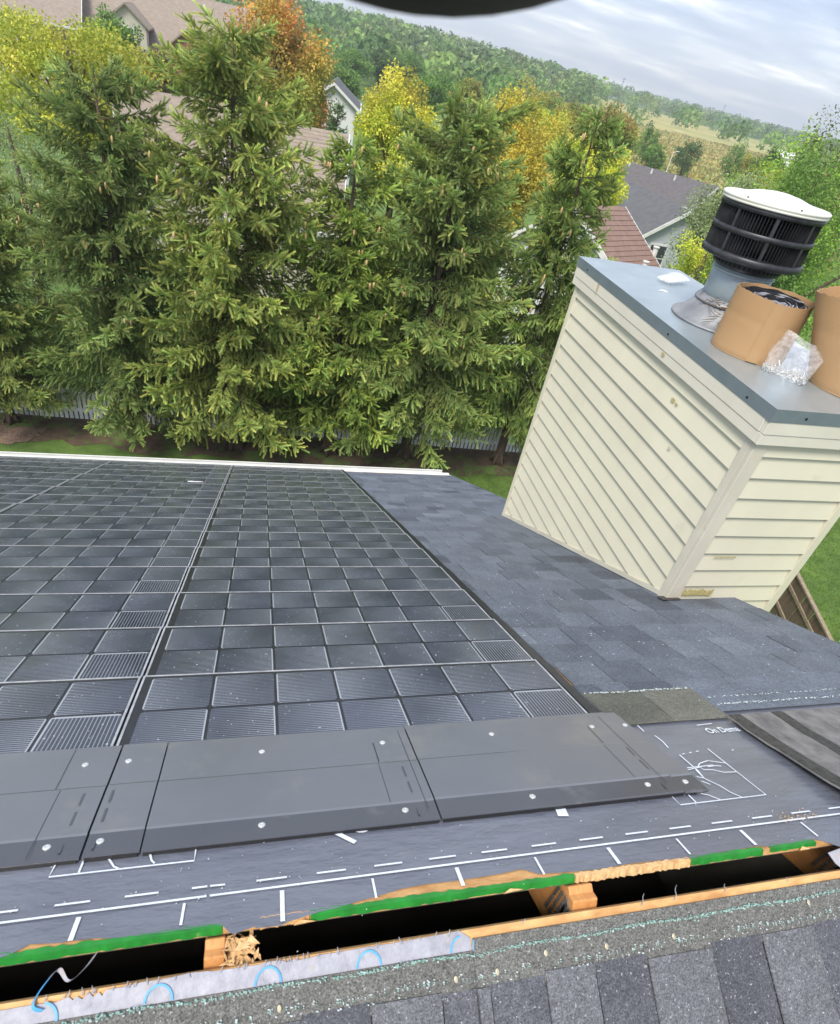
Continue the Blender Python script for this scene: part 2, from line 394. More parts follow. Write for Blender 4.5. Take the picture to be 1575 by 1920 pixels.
# ================================================================== THE SETTING
# ---- ground, one sheet with a long low rise behind
CREST = np.array([(-160, 330, 0.0), (-25, 378, -1.5), (25, 418, 1.0), (61, 475, 2.5), (110, 548, 1.6), (172, 625, 0.2), (253, 715, -1.2), (360, 823, -3.0), (487, 929, -3.4), (655, 1063, -4.6), (871, 1220, -6.0), (1137, 1394, -6.8), (1500, 1600, -7.0)], float)
def hill(x, y):
    P = np.stack([x, y], -1); best = np.full(x.shape, 1e9); zc = np.zeros(x.shape)
    for a, b_ in zip(CREST[:-1], CREST[1:]):
        d = b_[:2] - a[:2]; t = np.clip(((P - a[:2]) @ d) / (d @ d), 0, 1)
        q = a[:2] + t[..., None] * d; D = np.linalg.norm(P - q, axis=-1); z = a[2] + t * (b_[2] - a[2])
        k = D < best; best = np.where(k, D, best); zc = np.where(k, z, zc)
    r = np.hypot(x, y)
    wdt = np.clip(0.55 * r, 60, 260)
    w_ = np.clip(1 - best / wdt, 0, 1); w_ = w_ * w_ * (3 - 2 * w_)
    front = np.clip((y + 0.3 * x - 95) / 120, 0, 1)
    return ZG + (zc - ZG) * w_ * front
rad = np.concatenate([[0], np.geomspace(3, 6000, 70)]); ang = np.linspace(0, 2 * np.pi, 145)[:-1]
RR, AA = np.meshgrid(rad, ang, indexing='ij'); gx = RR * np.sin(AA); gy = RR * np.cos(AA); gz = hill(gx, gy)
V = np.stack([gx, gy, gz], -1).reshape(-1, 3); na = len(ang); F = []
ii, jj = np.meshgrid(np.arange(len(rad) - 1), np.arange(na), indexing='ij'); j2 = (jj + 1) % na
a0 = (ii * na + jj).ravel(); a1 = (ii * na + j2).ravel(); b0 = ((ii + 1) * na + jj).ravel(); b1 = ((ii + 1) * na + j2).ravel()
F = np.concatenate([np.stack([a0, b0, b1], 1), np.stack([a0, b1, a1], 1)])
keep = ~((F[:, 0] // na == 0) & (F[:, 2] // na == 0) & (F[:, 1] // na == 0))
g = bpy.data.objects.new('ground', np_mesh('ground', V, F[keep][:, ::-1], M['lawn'])); link(g); tag(g, kind='structure')
def patch(name, pts, z, mat, jag=0.25, kind='structure', n=10):
    """ground cover with an uneven outline"""
    out = []
    for (x0, y0), (x1, y1) in zip(pts, pts[1:] + pts[:1]):
        for k in range(n):
            t = k / n; out.append((x0 + (x1 - x0) * t + random.uniform(-jag, jag), y0 + (y1 - y0) * t + random.uniform(-jag, jag), z))
    o = MB().quad(*out).build(name, mat); tag(o, kind=kind); return o
patch('needle_litter_ground', [(-8.2, 15.4), (-3, 14.6), (3, 14.2), (10.5, 14.0), (11, 17), (-8.5, 17.5)], ZG + 0.012, M['litter'], 0.22)
patch('mulch_bed', [(-8, 14.0), (-5.9, 14.9), (-5.6, 15.6), (-8, 15.5)], ZG + 0.024, M['mulch'], 0.12)
# meadow: a wedge beyond the houses on the right
mv = []
for r0 in np.linspace(80, 660, 26):
    for az in np.linspace(22.5, 46, 24):
        a_ = math.radians(az + 1.2 * math.sin(r0 * 0.05)); mv.append((r0 * math.sin(a_), r0 * math.cos(a_)))
mv = np.array(mv); mz = hill(mv[:, 0], mv[:, 1]) + 0.35
mf = [(i * 24 + j, i * 24 + j + 1, (i + 1) * 24 + j + 1) for i in range(25) for j in range(23)] + [(i * 24 + j, (i + 1) * 24 + j + 1, (i + 1) * 24 + j) for i in range(25) for j in range(23)]
mo = bpy.data.objects.new('meadow', np_mesh('meadow', np.column_stack([mv, mz]), np.array(mf)[:, ::-1], M['meadow'])); link(mo); tag(mo, kind='structure')

# ================================================================== THE HOUSE WE STAND ON
house = empty('house', (0, 2.6, ZG), 'house under the camera with charcoal shingles, open ridge slot and white gutter', 'house')
XL = -4.6
deck = MB().sbox(XL, XR - 0.02, -1.168, SE, -0.030, -0.012).build('far_roof_slope', M['osb'], house)
ndeck = MB().sbox(XL, XR - 0.02, 0.049, 8.2, -0.030, -0.012, F=Nn).build('near_roof_slope', M['osb'], house)
# walls under the roof (gables outside the rafters, dark attic inside)
yE = SE * CT; zE = -SE * ST
yN = YR - 8.2 * CT; zN = ZR - 8.2 * ST
wb = MB()
gx0, gx1 = XL + 0.1, 3.16
for x in (gx0, gx1):
    wb.prism([(x - 0.05, yE - 0.4, ZG), (x - 0.05, yE - 0.4, zE + 0.1), (x - 0.05, YR, ZR - 0.12), (x - 0.05, yN + 0.4, zN + 0.1), (x - 0.05, yN + 0.4, ZG)],
             [(x, yE - 0.4, ZG), (x, yE - 0.4, zE + 0.1), (x, YR, ZR - 0.12), (x, yN + 0.4, zN + 0.1), (x, yN + 0.4, ZG)])
wb.box(gx0, gx1 - 0.06, yE - 0.45, yE - 0.401, ZG, zE + 0.1); wb.box(gx0, gx1 - 0.06, yN + 0.401, yN + 0.45, ZG, zN + 0.1)
wb.build('outer_wall', M['wall'], house)
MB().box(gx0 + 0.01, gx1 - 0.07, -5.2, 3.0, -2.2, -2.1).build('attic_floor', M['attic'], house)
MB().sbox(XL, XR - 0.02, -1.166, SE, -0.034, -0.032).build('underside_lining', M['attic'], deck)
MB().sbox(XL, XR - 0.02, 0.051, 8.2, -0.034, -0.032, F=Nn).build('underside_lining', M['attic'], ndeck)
MB().sbox(XR - 0.018, XR - 0.002, -1.2, SE, -0.16, -0.006).build('rake_board', M['gutter'], house)
# gutter with lip
gy0, gz0 = yE + 0.012, zE - 0.03
gb = MB()
gb.box(XL, XR + 0.0, yE - 0.008, yE + 0.01, zE - 0.16, zE - 0.022)
prof = [(gy0, gz0 - 0.10), (gy0 + 0.10, gz0 - 0.10), (gy0 + 0.135, gz0 - 0.02), (gy0 + 0.135, gz0 + 0.008), (gy0 + 0.150, gz0 + 0.008), (gy0 + 0.150, gz0 - 0.02), (gy0 + 0.112, gz0 - 0.112), (gy0, gz0 - 0.112)]
gb.prism([(XL, a, b_) for a, b_ in prof], [(XR - 0.1, a, b_) for a, b_ in prof])
gut = gb.build('gutter', M['gutter'], house)
MB().box(XL, XR - 0.02, yE - 0.1, yE + 0.055, zE - 0.014, zE - 0.006).build('drip_edge', M['gutter'], house)
MB().sbox(-3.4, 1.64, -0.45, SE, -0.0098, -0.0075).build('array_membrane', M['rubber'], deck)
# rafters in the slot, the trusses meet at the apex
for i, xc in enumerate((-0.49, 0.342, 1.170, 2.0, 2.83)):
    w_ = 0.020 if i != 2 else 0.032
    rb = MB()
    rb.sbox(xc - w_, xc + w_, RS, 2.0, -0.20, -0.036); rb.sbox(xc - w_ * 0.985, xc + w_ * 0.985, 0.0, 2.0, -0.20, -0.037, F=Nn)
    rf = rb.build('rafter', M['rafter'], house, bevel=0.003)
    if i in (2, 3):
        pb = MB()
        pb.hexa([(xc - w_ - 0.004, *S(0, RS + 0.03, -0.18)[1:]), (xc - w_ - 0.001, *S(0, RS + 0.03, -0.18)[1:]), (xc - w_ - 0.001, *Nn(0, 0.12, -0.18)[1:]), (xc - w_ - 0.004, *Nn(0, 0.12, -0.18)[1:]),
                 (xc - w_ - 0.004, *S(0, RS + 0.03, -0.045)[1:]), (xc - w_ - 0.001, *S(0, RS + 0.03, -0.045)[1:]), (xc - w_ - 0.001, *Nn(0, 0.12, -0.045)[1:]), (xc - w_ - 0.004, *Nn(0, 0.12, -0.045)[1:])])
        pl = pb.build('truss_plate', M['plate'], rf)
        tb = MB()
        for a in range(9):
            for c in range(8):
                y_ = YR + 0.03 - a * 0.016; z_ = ZR - 0.055 - c * 0.015 - abs(y_ - YR) * TT
                tb.hexa([(xc - w_ - 0.009, y_ - 0.004, z_ - 0.003), (xc - w_ - 0.0045, y_ - 0.004, z_ - 0.003), (xc - w_ - 0.0045, y_ + 0.004, z_ - 0.003), (xc - w_ - 0.009, y_ + 0.004, z_ - 0.003),
                         (xc - w_ - 0.006, y_ - 0.003, z_ + 0.003), (xc - w_ - 0.0045, y_ - 0.003, z_ + 0.003), (xc - w_ - 0.0045, y_ + 0.003, z_ + 0.003), (xc - w_ - 0.006, y_ + 0.003, z_ + 0.003)])
        tag(tb.build('plate_teeth', M['plate'], rf), kind='stuff')
# splintered board beside the first rafter
sb = MB()
out = [(0.362, -1.150), (0.372, -1.178), (0.386, -1.200), (0.405, -1.186), (0.418, -1.184), (0.421, -1.206), (0.410, -1.222), (0.416, -1.243), (0.404, -1.252), (0.428, -1.272), (0.436, -1.286), (0.415, -1.29), (0.364, -1.29)]
def slot(x, s, h):                                   # fold over the ridge
    return S(x, s, h) if s >= RS else Nn(x, RS - s, h)
for k in range(len(out)):
    pass
sb.prism([slot(x, s, -0.050) for x, s in out], [slot(x, s, -0.037 + 0.004 * math.sin(x * 400)) for x, s in out])
sb.build('splintered_board', M['osb_pale'], house)
fl = MB()
for k in range(70):
    x = random.uniform(0.362, 0.43); s = random.uniform(-1.285, -1.17); a = random.uniform(0, 3.14); L_ = random.uniform(0.006, 0.022); w2 = random.uniform(0.002, 0.005)
    if s > -1.245 and x > 0.415: continue
    dx, ds = math.cos(a) * L_, math.sin(a) * L_; h = random.uniform(-0.036, -0.026)
    fl.quad(slot(x - dx, s - ds, h), slot(x - ds * w2 / L_ , s + dx * w2 / L_, h + 0.003), slot(x + dx, s + ds, h + random.uniform(-0.004, 0.006)), slot(x + ds * w2 / L_, s - dx * w2 / L_, h))
tag(fl.build('wood_splinters', M['osb_pale'], house), kind='stuff')
# cut edge of the sheathing, painted green in stretches
def edge_strip(name, x0, x1, mat, t0=-0.027, t1=-0.0105, n=None):
    n = n or max(3, int((x1 - x0) / (0.006 if 'raw' in name else 0.012))); mb = MB(); rnd = random.Random(int(x0 * 1000))
    top = []; bot = []; back = []
    for k in range(n + 1):
        x = x0 + (x1 - x0) * k / n; j = rnd.uniform(-0.0012, 0.0012) * (1.7 if 'raw' in name else 1.0)
        top.append(S(x, -1.1705 + j, t1)); bot.append(S(x, -1.1705 + j, t0 + rnd.uniform(-0.0015, 0.001) * (2.0 if 'raw' in name else 1.0))); back.append(S(x, -1.160 + rnd.uniform(-0.003, 0.003), t1 + 0.0012))
    for k in range(n):
        mb.quad(bot[k], bot[k + 1], top[k + 1], top[k]); mb.quad(top[k], top[k + 1], back[k + 1], back[k])
    return mb.build(name, mat, deck)
edge_strip('green_sealed_edge', -1.3, 0.355, M['green']); edge_strip('green_sealed_edge', 0.535, 1.163, M['green'])
edge_strip('green_sealed_edge', 1.49, 1.712, M['green']); edge_strip('green_sealed_edge', 1.735, 1.885, M['green'], -0.022)
edge_strip('raw_cut_edge', 1.166, 1.487, M['osb_pale'], -0.029); edge_strip('raw_cut_edge', 0.43, 0.532, M['osb'], -0.028)
sp = MB()
for (x, s, L_, w2, sl) in [(0.50, -1.173, 0.045, 0.002, -0.001), (0.98, -1.171, 0.05, 0.002, 0.001), (1.83, -1.171, 0.03, 0.003, -0.003)]:
    sp.prism([S(x, s, -0.030), S(x + L_, s + sl, -0.026), S(x + L_ * 0.3, s + w2, -0.022)], [S(x, s - 0.003, -0.024), S(x + L_, s + sl - 0.003, -0.022), S(x + L_ * 0.3, s + w2 - 0.003, -0.016)])
sp.build('edge_splinters', M['osb_pale'], deck)

# ---- asphalt shingles on the right of the array: courses of laminated tabs
def unit_tab():
    mb = MB(); mb.hexa([(0, 0, -0.5), (1, 0, -0.5), (1, 1, -0.5), (0, 1, -0.5), (0, 0, 0.10), (1, 0, 0.10), (0.985, 1, 0.5), (0.015, 1, 0.5)]); return mb
tabm = {k: unit_tab().mesh('shingle_tab', M[k]) for k in ('sh_mid', 'sh_lite', 'sh_dark', 'nr_lite', 'nr_dark', 'nr_head', 'khaki')}
BS = Matrix(((1, 0, 0), (0, CT, ST), (0, -ST, CT)))          # columns: x, down-slope, normal  (far slope)
BN = Matrix(((1, 0, 0), (0, -CT, -ST), (0, -ST, CT)))
def tab(parent, key, x0, x1, s0, s1, h, t, far=True, yaw=0.0, name='shingle'):
    o = bpy.data.objects.new(name, tabm[key])
    B = BS if far else BN
    org = Vector((S if far else Nn)(x0, s0, h))
    o.matrix_basis = Matrix.Translation(org) @ B.to_4x4() @ Matrix.Rotation(yaw, 4, 'Z') @ Matrix.Diagonal((x1 - x0, s1 - s0, t, 1))
    link(o, parent); return o
rs = random.Random(11)
EX = 0.2105
nco = 0
s_ = -0.235
while s_ < SE:
    s1 = min(s_ + 0.01, SE) + 0.0
    # tabs of this course end (butt) at s1 and reach back under the course above
    x = 1.655 + rs.uniform(-0.18, 0.0); k = rs.randint(0, 1)
    while x < XR:
        w_ = rs.choice((0.13, 0.17, 0.2, 0.2, 0.24, 0.28)) * rs.uniform(0.92, 1.06)
        x0 = max(x, 1.655); x1 = min(x + w_, XR + rs.uniform(-0.006, 0.004))
        if x1 - x0 > 0.02:
            up = k % 2 == 0
            key = rs.choice(('sh_lite', 'sh_mid', 'sh_mid')) if up else rs.choice(('sh_mid', 'sh_dark', 'sh_mid', 'sh_mid', 'sh_mid', 'sh_mid'))
            inside_ch = x0 > 2.86 and x1 < 3.37 and 0.85 < s_ - EX and s_ < 3.5
            if not inside_ch:
                tab(deck, key, x0, x1 - rs.choice((0.0015, 0.0025, 0.0025, 0.006)), s1 - EX - 0.028, s1 + (0.0 if up else -0.004), -0.006 + (0.003 if up else 0.0), 0.009 + rs.uniform(-0.001, 0.002), yaw=rs.uniform(-0.006, 0.006))
        x += w_; k += 1
    s_ += EX
# uppermost course: bare khaki headlap strips waiting for the next course
for (a, b_, s0, s1, y_) in [(1.660, 1.905, -0.545, -0.30, 0.01), (1.908, 2.146, -0.542, -0.30, -0.02), (2.150, 3.0, -0.50, -0.24, 0.004), (3.003, XR, -0.50, -0.24, 0.0)]:
    tab(deck, 'khaki' if b_ < 2.2 else 'sh_mid', a, b_, s0, s1, -0.001, 0.005, yaw=y_)
def specks(name, F, x0, x1, s, spread, n, mat, parent, h, size=(0.0012, 0.0032)):
    mb = MB(); rr = random.Random(int(abs(s) * 1e4) + n)
    for k in range(n):
        x = rr.uniform(x0, x1); q = s + rr.gauss(0, spread) + 0.002 * math.sin(x * 23); a = rr.uniform(*size); b2 = a * rr.uniform(0.6, 1.8)
        mb.quad(F(x - b2, q - a, h), F(x + b2, q - a * 0.4, h), F(x + b2 * 0.6, q + a, h + 0.0015), F(x - b2, q + a * 0.7, h))
    return tag(mb.build(name, mat, parent), kind='stuff')
specks('pale_granules', S, 1.66, 2.15, -0.318, 0.003, 130, M['palegran'], deck, 0.0062)
specks('pale_granules', S, 2.15, XR, -0.462, 0.003, 260, M['palegran'], deck, 0.0068)
specks('pale_granules', S, 2.15, XR, -0.405, 0.003, 130, M['palegran'], deck, 0.0068)
specks('loose_white_chips', S, 1.66, 2.3, 0.6, 0.5, 110, M['palegran'], deck, 0.0085, (0.001, 0.0035))
specks('loose_white_chips', S, 2.0, XR, 0.15, 0.35, 60, M['palegran'], deck, 0.0085, (0.0015, 0.004))

# ---- near slope: headlap strip and first tabs
edges = [-0.62, -0.49, -0.33, -0.20, -0.06, 0.09, 0.22, 0.37, 0.51, 0.65, 0.80, 0.876, 0.906, 1.034, 1.155, 1.287, 1.461, 1.604, 1.760, 1.90, 2.04, 2.2, 2.33, 2.5, 2.62, 2.78, 2.93, 3.06, 3.22, XR]
dark = {0.80, 0.906, 1.155, 1.461, 1.760}
rs = random.Random(5)
for i, (a, b_) in enumerate(zip(edges, edges[1:])):
    dk = (a in dark) if 0.75 < a < 1.8 else i % 2 == 0
    tab(ndeck, 'nr_dark' if dk else 'nr_lite', a + 0.0015, b_ - 0.0015, 0.150 + rs.uniform(-0.006, 0.006), 0.372, -0.003 if dk else 0.001, 0.006, far=False, yaw=rs.uniform(-0.012, 0.012))
x = -0.66
while x < XR:
    w_ = rs.uniform(0.12, 0.22); tab(ndeck, rs.choice(('nr_lite', 'nr_dark')), x + 0.001, min(x + w_, XR), 0.36, 0.585, -0.007, 0.006, far=False); x += w_
for (a, b_, d0) in [(-0.7, 0.8765, 0.0865), (0.879, 2.03, 0.0655), (2.033, XR, 0.0655)]:
    tab(ndeck, 'nr_head', a, b_, d0, 0.165, -0.005, 0.0055, far=False)
MB().sbox(-4.0, XR - 0.02, 0.09, 8.2, -0.0115, -0.0085, F=Nn).build('roof_underlayer', M['nr_dark'], ndeck)
for d_, nn, mt in ((0.0905, 1300, 'teal'), (0.0935, 120, 'palegran'), (0.1285, 240, 'palegran'), (0.1325, 200, 'teal'), (0.142, 110, 'palegran')):
    specks('granule_line', Nn, -0.2, 2.1, d_, 0.0018 if mt == 'teal' else 0.0026, nn, M[mt], ndeck, 0.0018, (0.0007, 0.0017))
nm = MB().lathe([(0.0052, 0.0), (0.0052, 0.0010), (0.0035, 0.0016)], 12).mesh('nail', M['nailhead'], False)
for (x, d_) in [(0.469, 0.126), (0.832, 0.130), (0.925, 0.130), (1.042, 0.112), (1.191, 0.119), (1.366, 0.123), (1.765, 0.103), (0.10, 0.122)]:
    o = bpy.data.objects.new('nail', nm); o.matrix_basis = Matrix.Translation(Nn(x, d_, 0.0012)) @ BN.to_4x4() @ Matrix.Diagonal((0.8, 1.25, 1, 1)); link(o, ndeck)

# torn membrane strip along the near edge of the slot, with blue printed circles
top = [(-0.7, 0.060), (-0.022, 0.058), (0.027, 0.057), (0.065, 0.059), (0.087, 0.054), (0.094, 0.060), (0.101, 0.055), (0.110, 0.061), (0.121, 0.052), (0.128, 0.060), (0.138, 0.054), (0.144, 0.061), (0.150, 0.052), (0.179, 0.052), (0.214, 0.049), (0.25, 0.050), (0.299, 0.0465), (0.329, 0.048), (0.342, 0.050), (0.427, 0.051), (0.450, 0.0485), (0.472, 0.050), (0.486, 0.054), (0.499, 0.051), (0.509, 0.054), (0.553, 0.051), (0.581, 0.0515), (0.637, 0.0505), (0.70, 0.051), (0.776, 0.050), (0.852, 0.048), (0.862, 0.055), (0.8755, 0.064)]
mem = empty('torn_membrane', Nn(0.35, 0.07, 0), 'torn lavender grey membrane strip with blue circles along the ridge slot', 'membrane')
mb = MB()
for (a, b_) in zip(top, top[1:]):
    mb.quad(Nn(a[0], a[1], -0.0085), Nn(b_[0], b_[1], -0.0085), Nn(b_[0], 0.0862, -0.0072), Nn(a[0], 0.0862, -0.0072))
mb.build('torn_strip', M['torn'], mem)
tf = MB(); rs = random.Random(3)
for k in range(60):
    x = rs.uniform(-0.1, 0.86); d0 = 0.052; L_ = rs.uniform(0.003, 0.012); a = rs.uniform(-0.6, 0.6)
    tf.quad(Nn(x, d0 + 0.003, -0.0075), Nn(x + 0.003, d0 + 0.003, -0.0075), Nn(x + 0.002 + L_ * a, d0 - L_, -0.006 + L_ * 0.5), Nn(x + 0.001 + L_ * a, d0 - L_, -0.006 + L_ * 0.4))
tag(tf.build('frayed_edge', M['torn'], mem), kind='stuff')
def arc(cx, cd, r, a0, a1, mb):
    pts = [(cx + r * math.cos(math.radians(a0 + (a1 - a0) * k / 14)), cd - r * 1.12 * math.sin(math.radians(a0 + (a1 - a0) * k / 14))) for k in range(15)]
    mb.ribbon(pts, 0.0042, Nn, -0.0045)
for (cx, a0, a1) in ((0.046, -5, 85), (0.244, 0, 178), (0.447, 0, 180), (0.650, 0, 180), (0.853, 95, 180)):
    mb = MB(); arc(cx, 0.085, 0.025, a0, a1, mb); mb.build('blue_printed_arc', M['blue'], mem)
mb = MB(); mb.ribbon([(0.879, 0.066), (0.8765, 0.085)], 0.003, Nn, 0.0016); mb.build('blue_printed_arc', M['blue'], mem)
# ribbon of membrane bridging the slot
rb_o = empty('loose_membrane_ribbon', Nn(0.03, 0.05, 0), 'curled blue and white membrane ribbon hanging across the dark slot', 'ribbon')
pts = [Vector(slot(0.118, -1.172, -0.028)), Vector(slot(0.103, -1.195, -0.036)), Vector(slot(0.080, -1.214, -0.040)), Vector(slot(0.058, -1.228, -0.034)), Vector(slot(0.042, -1.243, -0.024)), Vector(slot(0.031, -1.262, -0.010)), Vector(slot(0.030, -1.276, -0.004)), Vector(slot(0.045, -1.283, -0.0045))]
def smooth_path(P, k=5):
    out = []
    for i in range(len(P) - 1):
        p0, p1, p2, p3 = P[max(i - 1, 0)], P[i], P[i + 1], P[min(i + 2, len(P) - 1)]
        for j in range(k):
            t = j / k; out.append(0.5 * ((2 * p1) + (p2 - p0) * t + (2 * p0 - 5 * p1 + 4 * p2 - p3) * t * t + (3 * p1 - p0 - 3 * p2 + p3) * t ** 3))
    return out + [P[-1]]
pts = smooth_path(pts)
def strip3(pts, w0, side, lo, hi):
    mb = MB()
    for j in range(len(pts) - 1):
        d0 = side * w0 * (0.8 + 0.2 * math.sin(j * 0.5)); d1 = side * w0 * (0.8 + 0.2 * math.sin((j + 1) * 0.5))
        mb.hexa([pts[j] - d0, pts[j] + d0, pts[j + 1] + d1, pts[j + 1] - d1] + [q + Vector((0, 0, 0.0012)) for q in (pts[j] - d0, pts[j] + d0, pts[j + 1] + d1, pts[j + 1] - d1)])
    return mb
strip3(pts[:20], 0.0055, Vector((0.75, 0.3, 0.6)).normalized(), 0, 1).build('pale_end', M['torn'], rb_o)
strip3(pts[17:], 0.0042, Vector((0.75, 0.3, 0.6)).normalized(), 0, 1).build('blue_end', M['blue'], rb_o)
# frayed threads on the near edge
th = MB(); rs = random.Random(9)
for (x, L_) in [(1.305, 0.022), (1.395, 0.028), (1.54, 0.016), (1.0, 0.010), (1.73, 0.010)]:
    p = Vector(Nn(x, 0.055, -0.010)); cx_ = rs.uniform(-0.4, 0.6)
    th.tube([p, p + Vector((0.1 * L_, 0.2 * L_, 0.5 * L_)), p + Vector((cx_ * L_, 0.5 * L_, 0.85 * L_)), p + Vector((cx_ * L_ + 0.3 * L_, 0.8 * L_, 0.9 * L_))], [0.0012, 0.001, 0.0008, 0.0004], 5)
tag(th.build('frayed_threads', M['torn'], ndeck), kind='stuff')
wp = MB(); q = [(1.872, 0.004), (1.99, -0.012), (2.05, 0.03), (2.0, 0.055), (1.91, 0.052), (1.885, 0.03)]
wp.prism([Nn(x, d_, -0.002) for x, d_ in q], [Nn(x, d_, 0.0) for x, d_ in q])
scrap = wp.build('membrane_scrap', M['torn']); tag(scrap, 'pale membrane scrap with blue scribble at the right end of the slot', 'membrane')
sc_ = MB()
for (a, c) in [((1.905, 0.03), (1.96, 0.012)), ((1.925, 0.042), (1.985, 0.024)), ((1.955, 0.008), (1.995, 0.04))]:
    sc_.ribbon([a, ((a[0] + c[0]) / 2, (a[1] + c[1]) / 2 - 0.006), c], 0.005, Nn, 0.0022)
sc_.build('blue_scribble', M['blue'], scrap)

# ---- underlayment sheet with its printing
und_edge = [(-1.6, -1.168), (-0.048, -1.169), (-0.032, -1.164), (-0.005, -1.147), (0.047, -1.154), (0.063, -1.153), (0.112, -1.155), (0.158, -1.163), (0.188, -1.163), (0.25, -1.164), (0.336, -1.163), (0.355, -1.168), (0.366, -1.184), (0.378, -1.194), (0.398, -1.187), (0.418, -1.183), (0.423, -1.187), (0.472, -1.189), (0.489, -1.182), (0.509, -1.178), (0.553, -1.168), (0.597, -1.163), (0.649, -1.153), (0.68, -1.149), (0.745, -1.136), (0.802, -1.133), (0.867, -1.135), (0.934, -1.134), (0.99, -1.132), (1.038, -1.127), (1.053, -1.132), (1.077, -1.149), (1.17, -1.156), (1.24, -1.160), (1.313, -1.156), (1.40, -1.158), (1.493, -1.166), (1.562, -1.161), (1.706, -1.157), (1.737, -1.164), (1.801, -1.162), (1.893, -1.161), (1.912, -1.177), (1.934, -1.197), (2.3, -1.200), (2.6, -1.18), (XR - 0.02, -1.18)]
und = empty('underlayment', S(0.8, -0.9, 0), 'slate grey underlayment sheet printed with white lines beside the ridge slot', 'underlayment')
mb = MB()
for (a, b_) in zip(und_edge, und_edge[1:]):
    mb.quad(S(a[0], a[1], -0.0095), S(b_[0], b_[1], -0.0095), S(b_[0], -0.25, -0.0095), S(a[0], -0.25, -0.0095))
mb.build('sheet', M['felt'], und)
HP = -0.0065
def pline(name, runs, w):
    mb = MB()
    for r in runs: mb.ribbon(r, w, S, HP)
    return mb.build(name, M['print'], und)
pline('printed_line', [[(-1.0, -1.086), (0.3165, -1.086)], [(0.3235, -1.086), (1.937, -1.085)], [(1.944, -1.085), (2.6, -1.086)]], 0.0058)
for k in range(-4, 13):
    x = 0.0685 + 0.2043 * k
    if x < 2.45: pline('printed_tick', [[(x, -1.098), (x - 0.001, -1.155 if k != 2 else -1.182)]], 0.0095 if k % 2 == 0 else 0.0055)
dx = -0.055
for k in range(-3, 22):
    x0 = 0.012 + 0.1355 * k
    if abs(x0 - 0.283) < 0.01: runs = [[(0.284, -1.058), (0.316, -1.058)], [(0.322, -1.058), (0.354, -1.059)]]
    elif x0 > 0.3: runs = [[(x0 + 0.003, -1.060), (x0 + 0.071, -1.060)]]
    else: runs = [[(x0, -1.058), (x0 + 0.068, -1.058)]]
    if x0 < 2.3: pline('printed_dash', runs, 0.0052)
pline('printed_panel', [[(-0.021, -0.925), (-0.024, -0.972), (0.28, -0.973), (0.28, -0.925)], [(0.036, -0.92), (0.035, -0.969)], [(0.086, -0.93), (0.099, -0.951), (0.106, -0.963), (0.117, -0.97)], [(0.175, -0.925), (0.185, -0.957), (0.193, -0.967)]], 0.0045)
pline('printed_panel', [[(1.904, -0.721), (1.906, -0.973), (1.605, -0.974), (1.606, -0.90)], [(1.778, -0.74), (1.778, -0.832), (1.77, -0.87)], [(1.663, -0.90), (1.66, -0.974)]], 0.0042)
pline('printed_curve', [[(1.769, -0.618), (1.773, -0.658), (1.767, -0.696)]], 0.0042); pline('printed_curve', [[(1.747, -0.546), (1.746, -0.588)]], 0.0042); pline('printed_dash', [[(1.976, -0.575), (2.044, -0.571)]], 0.0042)
for q_ in (1.79, 1.82, 1.85): pline('printed_dash', [[(q_, -0.738 + (q_ - 1.79) * 0.12), (q_ + 0.012, -0.736 + (q_ - 1.79) * 0.12)]], 0.0036)
pline('printed_hand_drawing', [[(1.901, -0.805), (1.852, -0.785), (1.813, -0.795), (1.797, -0.808), (1.802, -0.828), (1.833, -0.833), (1.859, -0.851), (1.902, -0.855)], [(1.753, -0.811), (1.8, -0.811), (1.852, -0.81)], [(1.748, -0.821), (1.8, -0.814)], [(1.827, -0.816), (1.857, -0.814), (1.876, -0.819)], [(1.775, -0.824), (1.769, -0.868), (1.793, -0.911), (1.803, -0.946), (1.82, -0.971)], [(1.752, -0.858), (1.77, -0.87)], [(1.751, -0.881), (1.767, -0.901)], [(1.704, -0.937), (1.722, -0.945), (1.744, -0.972)]], 0.0036)
mb = MB()
mb.quad(S(1.232, -0.915, HP), S(1.262, -0.915, HP), S(1.252, -0.968, HP), S(1.222, -0.963, HP)); mb.build('printed_bar', M['print'], und)
def text(body, x, s, size, sx, rot, name, italic=0.0):
    cu = bpy.data.curves.new(name, 'FONT'); cu.body = body; cu.size = size; cu.shear = italic; cu.offset = size * 0.012
    o = bpy.data.objects.new(name, cu); scene.collection.objects.link(o)
    dg = bpy.context.evaluated_depsgraph_get(); me = bpy.data.meshes.new_from_object(o.evaluated_get(dg)); bpy.data.objects.remove(o); bpy.data.curves.remove(cu)
    me.materials.clear(); me.materials.append(M['print'])
    t = bpy.data.objects.new(name, me)
    t.matrix_basis = Matrix.Translation(S(x, s, HP)) @ Matrix(((1, 0, 0), (0, CT, ST), (0, -ST, CT))).to_4x4() @ Matrix.Rotation(rot, 4, 'Z') @ Matrix.Diagonal((sx, 1, 1, 1))
    link(t, und); return t
text('On Dema', 1.984, -0.632, 0.047, 0.72, 0.0, 'printed_words', 0.0)
text('10', 0.640, -0.992, 0.125, 0.85, 0.80, 'printed_number')
# saw dust by the right end of the printed line
tag(specks('saw_dust', S, 1.85, 1.98, -1.078, 0.010, 60, M['osb_pale'], und, -0.0055, (0.0006, 0.0016)), kind='stuff')
specks('saw_dust', S, -0.1, 2.0, -1.03, 0.07, 130, M['palegran'], und, -0.006, (0.0005, 0.0014))

